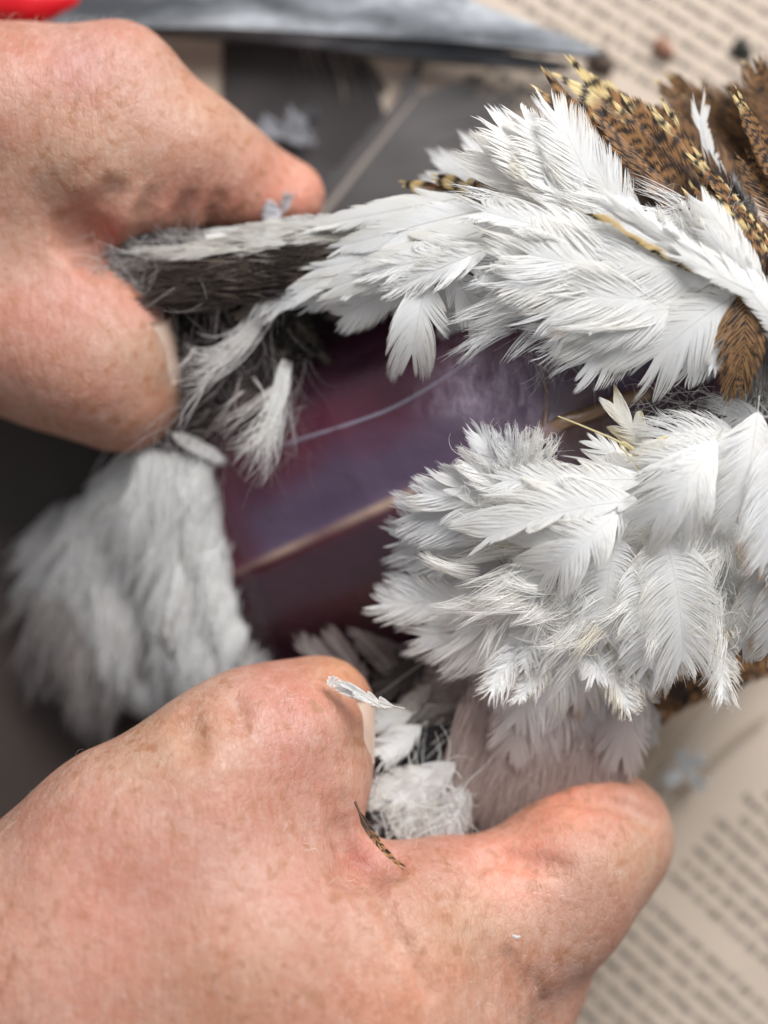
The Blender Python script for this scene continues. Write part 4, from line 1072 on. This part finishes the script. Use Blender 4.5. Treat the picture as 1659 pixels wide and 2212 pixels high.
# ------------------------------------------------------------------ hands
def c_(u, v, r, col, amt): return (u, v, r, col, amt)
def upper_hand():
    back = [C(-120, 130, 30, 105, 20, 130, 33, 96), C(20, 110, 38, 78, 118, 84, 39, 55), C(-60, 230, 28, 110, 30, 200, 30, 80), C(-140, 240, 20, 120, -60, 200, 24, 110),
            C(20, 200, 32, 62, 62, 190, 30, 45), C(95, 120, 39, 50, 100, 185, 36, 38), C(60, 150, 36, 55, 90, 180, 35, 46)]
    index = [C(115, 84, 39, 54, 185, 140, 36, 50), C(185, 140, 36, 50, 218, 165, 32, 46), C(218, 165, 32, 46, 288, 196, 27, 37)]
    pads = [C(112, 150, 42, 46, 126, 192, 41, 37), C(146, 155, 41, 46, 160, 196, 39, 35), C(184, 165, 38, 44, 197, 200, 36, 32), C(225, 180, 34, 40, 242, 198, 32, 33), C(88, 158, 44, 46, 104, 196, 43, 38), C(120, 120, 42, 44, 170, 150, 39, 42)]
    middle = [C(100, 120, 26, 48, 150, 190, 18, 42), C(150, 190, 18, 42, 190, 235, 10, 36)]
    ring = [C(60, 150, 18, 46, 110, 230, 12, 40), C(110, 230, 12, 40, 150, 270, 8, 34)]
    thumb = [C(-60, 290, 26, 95, 40, 338, 30, 76), C(40, 338, 30, 78, 95, 365, 32, 66), C(95, 365, 32, 66, 128, 396, 29, 54), C(60, 270, 34, 42, 120, 330, 34, 44)]
    cuts = [([(112, 196), (98, 214), (93, 236), (96, 262)], 1.8, 4, .1), ([(74, 205), (68, 235), (80, 262)], .8, 3, .2),
            ([(150, 198), (144, 214), (140, 232)], .6, 3, .1), ([(188, 200), (182, 214), (178, 230)], .6, 3, .1), ([(220, 200), (214, 214), (208, 230)], .5, 3, .1)]
    for i in range(4):
        u = 58 + i * 9; cuts.append(([(u, 222 - i * 4), (u + 3, 250 - i * 3)], .5, 2, .3))
    V, F_ = solid([(9, 6, back), (5, 7, index), (5, 6, pads), (4, 3, middle), (4, 3, ring), (9, 8, thumb)], cuts, .8)
    cols = paint(V, SK, [c_(60, 120, 150, PINK, .6), c_(170, 150, 60, MAUVE, .8), c_(240, 130, 110, PINK, .6), c_(150, 330, 150, SAL, .35),
                         c_(240, 500, 40, RED, .8), c_(200, 460, 60, RED, .4), c_(350, 450, 50, RED, .25), c_(430, 420, 60, RED, .25), c_(510, 430, 50, RED, .35), c_(380, 410, 50, RED, .2), c_(640, 440, 90, (.72, .30, .22), .7),
                         c_(480, 480, 60, RED, .25), c_(60, 700, 120, PINK, .45), c_(180, 640, 70, PINK, .6), c_(300, 660, 60, PINK, .5), c_(320, 800, 90, SAL, .6), c_(240, 840, 60, PINK, .5), c_(450, 230, 90, SAL, .3)])
    return V, F_, cols
V, F_, cols = upper_hand()
uh = mesh_obj("hand", V, F_, M_SKIN, None, cols)
tag(uh, "upper left hand pinching the lifted skin flap between index finger and thumb", "hand", "hands parting the plumage")

def lower_hand():
    back = [C(-80, 1010, 50, 150, 90, 930, 54, 118), C(90, 930, 54, 118, 250, 950, 58, 105), C(250, 950, 58, 108, 380, 965, 56, 98), C(100, 1060, 52, 140, 380, 1080, 50, 150),
            C(120, 845, 56, 88, 200, 830, 58, 84)]
    thumb = [C(150, 830, 56, 90, 215, 775, 54, 74), C(215, 775, 54, 74, 262, 740, 50, 64), C(262, 740, 50, 64, 322, 706, 46, 49), C(290, 770, 50, 60, 318, 800, 52, 46), C(310, 740, 46, 52, 322, 760, 46, 42)]
    index = [C(380, 925, 52, 76, 480, 912, 47, 62), C(480, 912, 47, 62, 570, 872, 42, 68), C(570, 872, 42, 70, 606, 838, 36, 60), C(606, 838, 36, 58, 560, 842, 30, 46), C(440, 890, 48, 46, 470, 892, 46, 40), C(440, 980, 50, 80, 548, 925, 44, 62)]
    middle = [C(420, 1010, 44, 96, 525, 965, 38, 58), C(500, 1040, 40, 70, 540, 930, 40, 54), C(525, 965, 34, 58, 580, 900, 24, 50), C(560, 905, 22, 50, 520, 840, 12, 45)]
    ring = [C(400, 1080, 34, 90, 480, 1020, 24, 58), C(480, 1020, 24, 58, 470, 930, 12, 50)]
    cuts = [([(482, 857), (505, 856), (530, 862), (560, 868)], 1.0, 3, .3), ([(560, 800), (590, 798), (625, 806), (650, 818)], 1.1, 3, .3), ([(352, 872), (366, 862), (385, 858)], 2.6, 5, .6),
            ([(288, 722), (284, 706), (278, 690)], .5, 2, .2), ([(190, 712), (194, 728), (198, 750)], .8, 2.5, .2), ([(176, 720), (184, 740), (192, 762)], .5, 2, .3), ([(236, 700), (240, 712), (242, 726)], .7, 2.5, .3),
            ([(482, 866), (470, 884), (458, 902)], .5, 2, .35), ([(370, 870), (380, 900), (400, 940), (430, 990)], .6, 2.5, .45),
            ([(345, 800), (347, 830), (352, 860)], .7, 2.5, .3), ([(330, 800), (334, 826), (338, 850)], .5, 2, .35)]
    rr = random.Random(8)
    for i in range(8):
        u = 470 + i * 9; v = 935 + rr.uniform(-8, 8) + i * 6
        cuts.append(([(u, v), (u + 10, v + 30), (u + 8, v + 60)], .4, 1.8, .35))
    V, F_ = solid([(12, 8, back), (9, 8, thumb), (7, 9, index), (5, 3, middle), (5, 3, ring)], cuts, .9)
    cols = paint(V, SK, [c_(620, 1560, 110, PINK, .8), c_(560, 1500, 60, PINK, .6), c_(660, 1500, 50, RED, .35), c_(420, 1600, 110, SAL, .45), c_(300, 1640, 100, SAL, .5), c_(740, 1450, 60, (.55, .30, .16), .6),
                         c_(790, 1600, 40, SAL, .7), c_(780, 1850, 45, RED, .8), c_(860, 1850, 60, PINK, .7), c_(1000, 1860, 80, PINK, .7), c_(1100, 1880, 90, (.74, .36, .28), .8), c_(1180, 1840, 50, RED, .3),
                         c_(1250, 1720, 90, (.70, .28, .18), .7), c_(1300, 1790, 50, PINK, .5), c_(1380, 1850, 70, SAL, .5), c_(300, 1850, 200, PINK, .5), c_(600, 1850, 200, PINK, .35), c_(1000, 2000, 120, SAL, .4),
                         c_(500, 2150, 200, (.60, .34, .22), .35), c_(100, 2100, 200, (.66, .36, .28), .5), c_(850, 2150, 150, (.60, .30, .20), .5)])
    return V, F_, cols
V, F_, cols = lower_hand()
lh = mesh_obj("hand", V, F_, M_SKIN, None, cols)
tag(lh, "lower left hand with thumb holding the plumage open and index finger curled round the bird", "hand", "hands parting the plumage")

def nail(parent, pts_c, ex, up, L_, W_, name="fingernail"):
    """curved nail plate"""
    ex = ex / np.linalg.norm(ex); ey = np.cross(up, ex); ey /= np.linalg.norm(ey); ez = np.cross(ex, ey)
    n, m = 12, 12; V = []
    for k in (0, -0.35):
        for i in range(n):
            for j in range(m):
                s = i / (n - 1); t = j / (m - 1) * 2 - 1
                wd = W_ * (1 - .25 * max(0, s - .7) ** 1 * 2) * (1 - .2 * max(0, .25 - s) * 2)
                a = t * 1.05
                V.append(pts_c + ex * (s - .5) * L_ * (1 - .12 * t * t * (1 if s > .5 else -1) * abs(s - .5) * 2) + ey * math.sin(a) * wd + ez * ((math.cos(a) - 1) * wd * .9 + k - .6 * (s - .5) ** 2))
    V = np.array(V); I = np.arange(n * m).reshape(n, m); M = n * m
    q = np.stack([I[:-1, :-1], I[1:, :-1], I[1:, 1:], I[:-1, 1:]], -1).reshape(-1, 4)
    rim = np.concatenate([I[0, :], I[1:, -1], I[-1, -2::-1], I[-2:0:-1, 0]]); r2 = np.roll(rim, -1)
    F_ = np.concatenate([q, q[:, ::-1] + M, np.stack([rim, rim + M, r2 + M, r2], 1)])
    return mesh_obj(name, V, F_, M_NAIL, parent)
# thumb nails, seen edge-on on the outer sides of the thumbs
def on_hand(o, p):
    ok, loc, nrm, _ = o.closest_point_on_mesh(Vector(p * S)); return np.array(loc) / S, np.array(nrm)
for o_, p_, d_ in ((uh, R(172, 350, 36), np.array([.53, -.80, -.2])), (lh, R(368, 730, 50), np.array([-.22, .96, -.05]))):
    l_, n_ = on_hand(o_, p_); d_ = d_ - n_ * (d_ @ n_)
    nail(o_, l_ + n_ * .5, d_, n_, 13, 6.4)

# fine hairs on the backs of the hands
def hairs(parent, n, pts, seed, L_=(1.5, 4)):
    rs = np.random.RandomState(seed); me = parent.data; nv = len(me.vertices)
    co = np.empty(nv * 3, np.float32); me.vertices.foreach_get("co", co); co = co.reshape(-1, 3) / S
    no = np.empty(nv * 3, np.float32); me.vertices.foreach_get("normal", no); no = no.reshape(-1, 3)
    u, v = toP(co); V = []; Fq = []; k0 = 0
    ok = np.nonzero((no[:, 2] > .0) & (u > pts[0]) & (u < pts[2]) & (v > pts[1]) & (v < pts[3]))[0]
    if not len(ok): return
    for i in rs.choice(ok, n):
        p = co[i].astype(float); nrm = no[i]; d = np.array([.6, .5, 0]) + rs.randn(3) * .4; d = d - nrm * (d @ nrm); d /= np.linalg.norm(d) + 1e-6
        l = rs.uniform(*L_); K = 5
        pts_ = np.array([p + nrm * l * .45 * math.sin(t * 2.4) + d * l * t for t in np.linspace(0, 1, K)])
        sd = np.cross(d, nrm); w_ = (.028 * (1 - .7 * np.linspace(0, 1, K)))[:, None]
        V.append(np.stack([pts_ + sd * w_, pts_ - sd * w_ + nrm * .01], 1).reshape(-1, 3)); I = np.arange(K * 2).reshape(K, 2) + k0; k0 += K * 2
        Fq.append(np.stack([I[:-1, 0], I[1:, 0], I[1:, 1], I[:-1, 1]], -1))
    o = mesh_obj("hair", np.concatenate(V), np.concatenate(Fq), M_HAIR, parent, kind="stuff")
M_HAIR = simple("fine_hair", (0.62, 0.50, 0.38), 0.4)
hairs(uh, 160, (-50, 40, 300, 420), 1); hairs(lh, 260, (0, 1500, 1250, 2212), 2, (1.2, 3))

# ------------------------------------------------------------------ scissors
scis = empty("scissors", "large steel shears with a red handle lying above the hand, blades pointing right", "scissors")
def prism(name, poly, z0, z1, mat, parent, bev=0.5, inset_top=None):
    """polygon (photo px, evaluated at the table) extruded with a bevelled top edge"""
    p = np.array([P(u, v, z0)[:2] for u, v in poly]); n = len(p); c = p.mean(0)
    q = p + (c - p) / np.linalg.norm(c - p, axis=1)[:, None] * bev
    V = np.concatenate([np.c_[p, np.full(n, z0)], np.c_[p, np.full(n, z1 - bev)], np.c_[q, np.full(n, z1)]])
    me = bpy.data.meshes.new(name); I = list(range(n))
    F_ = [tuple(reversed(I))] + [(i, (i + 1) % n, (i + 1) % n + n, i + n) for i in I] + [(i + n, (i + 1) % n + n, (i + 1) % n + 2 * n, i + 2 * n) for i in I] + [tuple(i + 2 * n for i in I)]
    me.from_pydata([tuple(x * S) for x in V], [], F_); me.materials.append(mat); me.update()
    o = bpy.data.objects.new(name, me); sc.collection.objects.link(o); o.parent = parent
    return o
prism("blade", [(60, -60), (860, -60), (1050, 22), (1220, 84), (1310, 122), (1260, 128), (980, 100), (700, 84), (480, 70), (60, 70)], 9.5, 13.5, M_STEEL, scis, .8)
prism("blade", [(60, 10), (480, 60), (800, 88), (1100, 122), (1240, 146), (1190, 158), (900, 134), (560, 96), (200, 70)], 5.0, 9.0, M_STEEL, scis, .8)
hb = [CP(-160, 10, 12, 60, 60, 6, 12, 54), CP(60, 6, 12, 54, 150, -4, 11, 40)]
V, F_ = solid([(4, 4, hb)], (), 1.0)
mesh_obj("handle", V, F_, M_RED, scis)
hb = [CP(-160, -160, 10, 50, 40, -60, 10, 46), CP(40, -60, 10, 46, 130, -30, 10, 36)]
V, F_ = solid([(4, 4, hb)], (), 1.0)
mesh_obj("handle", V, F_, M_RED, scis)

# ------------------------------------------------------------------ loose feathers and litter on the page
def dk(base, var=.10):
    def f(sx, sy, tt, bj):
        n = hash2(sx * 9, sy * 3, 2.)
        return np.array(base)[None] * (0.75 + .5 * n + var * (bj - .5))[:, None]
    return f
df = empty("wing_feather", "large dark grey wing feather with a pale shaft lying on the paper", "feather")
V, Fq, Cc = feather_geo(P(560, 640, 3), P(955, 140, 4.5), 20.5, 77, nb=150, tight=.15, clump=20, spread=.2, ang=(52, 34), asym=(1.15, .22), shaft=4.2, cup=.01, colf=dk((.075, .066, .064)), shaftcol=(.30, .26, .23), wmul=1.9, arch=1, start=.02)
mesh_obj("vane", V, Fq, M_DARKF, df, Cc)
df = empty("wing_feather", "dark wing feather under the first one, its cut edge beside the upper hand", "feather")
V, Fq, Cc = feather_geo(P(1000, 520, 1.6), P(360, 160, 2.0), 27, 78, nb=150, tight=.1, clump=20, spread=.1, ang=(60, 60), asym=(1, 1), shaft=.6, cup=.0, colf=dk((.060, .052, .052)), shaftcol=(.08, .07, .06), wmul=2.0, arch=0, start=.0)
# cut to a straight left edge
keep = V[:, 0] > P(478, 200, 1.6)[0] + (V[:, 1] - P(478, 200, 1.6)[1]) * -.02
keep &= V[:, 0] < P(840, 300, 1.6)[0]
Fq = Fq[keep[Fq].all(1)]
mesh_obj("vane", V, Fq, M_DARKF, df, Cc)
def fluff(u, v, z, L_, n, seed, label, col=(.7, .7, .72), group=None):
    rs = np.random.RandomState(seed)
    e = empty("down_tuft", label, "feather", group)
    for i in range(n):
        a = rs.uniform(0, 6.28)
        B = P(u, v, z); T = B + np.array([math.cos(a) * L_, math.sin(a) * L_, rs.uniform(.1, .6) * L_])
        V, Fq, Cc = feather_geo(B, T, L_ * .35, int(seed * 50 + i), nb=26, loose=.7, tight=.6, colf=tone(col), shaft=.15)
        mesh_obj("plume", V, Fq, M_FEATHER, e, Cc)
    return e
fluff(615, 300, 4, 5.5, 5, 1, "small white down tuft on the dark wing feather", (.55, .56, .60))
fluff(655, 235, 4, 3, 2, 4, "tiny grey down speck on the dark wing feather above the tuft", (.2, .2, .22))
fluff(612, 462, 37, 3.6, 4, 2, "white down tuft stuck to the upper index fingertip", (.75, .75, .78))
fluff(1480, 1668, 6, 4.6, 4, 3, "small white down tuft on the tan paper at the right", (.75, .78, .80))
tube("loose_shaft", [P(1430, 1760, 4), P(1500, 1690, 4), P(1600, 1590, 4), P(1659, 1545, 4)], .8, .5, M_PAPER2, None)
tag(bpy.data.objects["loose_shaft"], "thin brown quill beside the white down tuft on the right", "quill")
for nm, (u, v), r_, m_, lab in (("feather_scrap", (1425, 103), 2.4, simple("rust_scrap", (.30, .14, .09), .8), "rust brown scrap on the printed page at the top"),
                            ("feather_scrap", (1595, 104), 2.2, simple("black_scrap", (.02, .02, .015), .8), "small black scrap on the printed page at the top right"),
                            ("feather_scrap", (1290, 130), 3.8, simple("brown_scrap", (.10, .07, .05), .9), "dark brown litter at the tip of the shears")):
    V, F_ = solid([(2, 2, [(P(u, v, 2.4), P(u + 22, v + 16, 2.2), r_ * .55, r_ * .4), (P(u + 4, v - 14, 2.4), P(u + 18, v + 4, 2.2), r_ * .4, r_ * .3)])], (), .5)
    tag(mesh_obj(nm, V, F_, m_), lab, "scrap")
for (u0, v0, z0, u1, v1, z1, lab) in ((1270, 1757, 45.5, 1300, 1760, 45.3, "white feather flake on the curled index finger"), (1108, 2022, 63.4, 1122, 2024, 63.1, "tiny white fleck on the lower hand below the knuckle")):
    tag(tube("flake", [P(u0, v0, z0 + 1), P((u0 + u1) / 2, v0 + 2, z0 + 1.4), P(u1, v1, z1 + 1)], .35, .3, M_FEATHER, None, (.8, .8, .8)), lab, "flake")
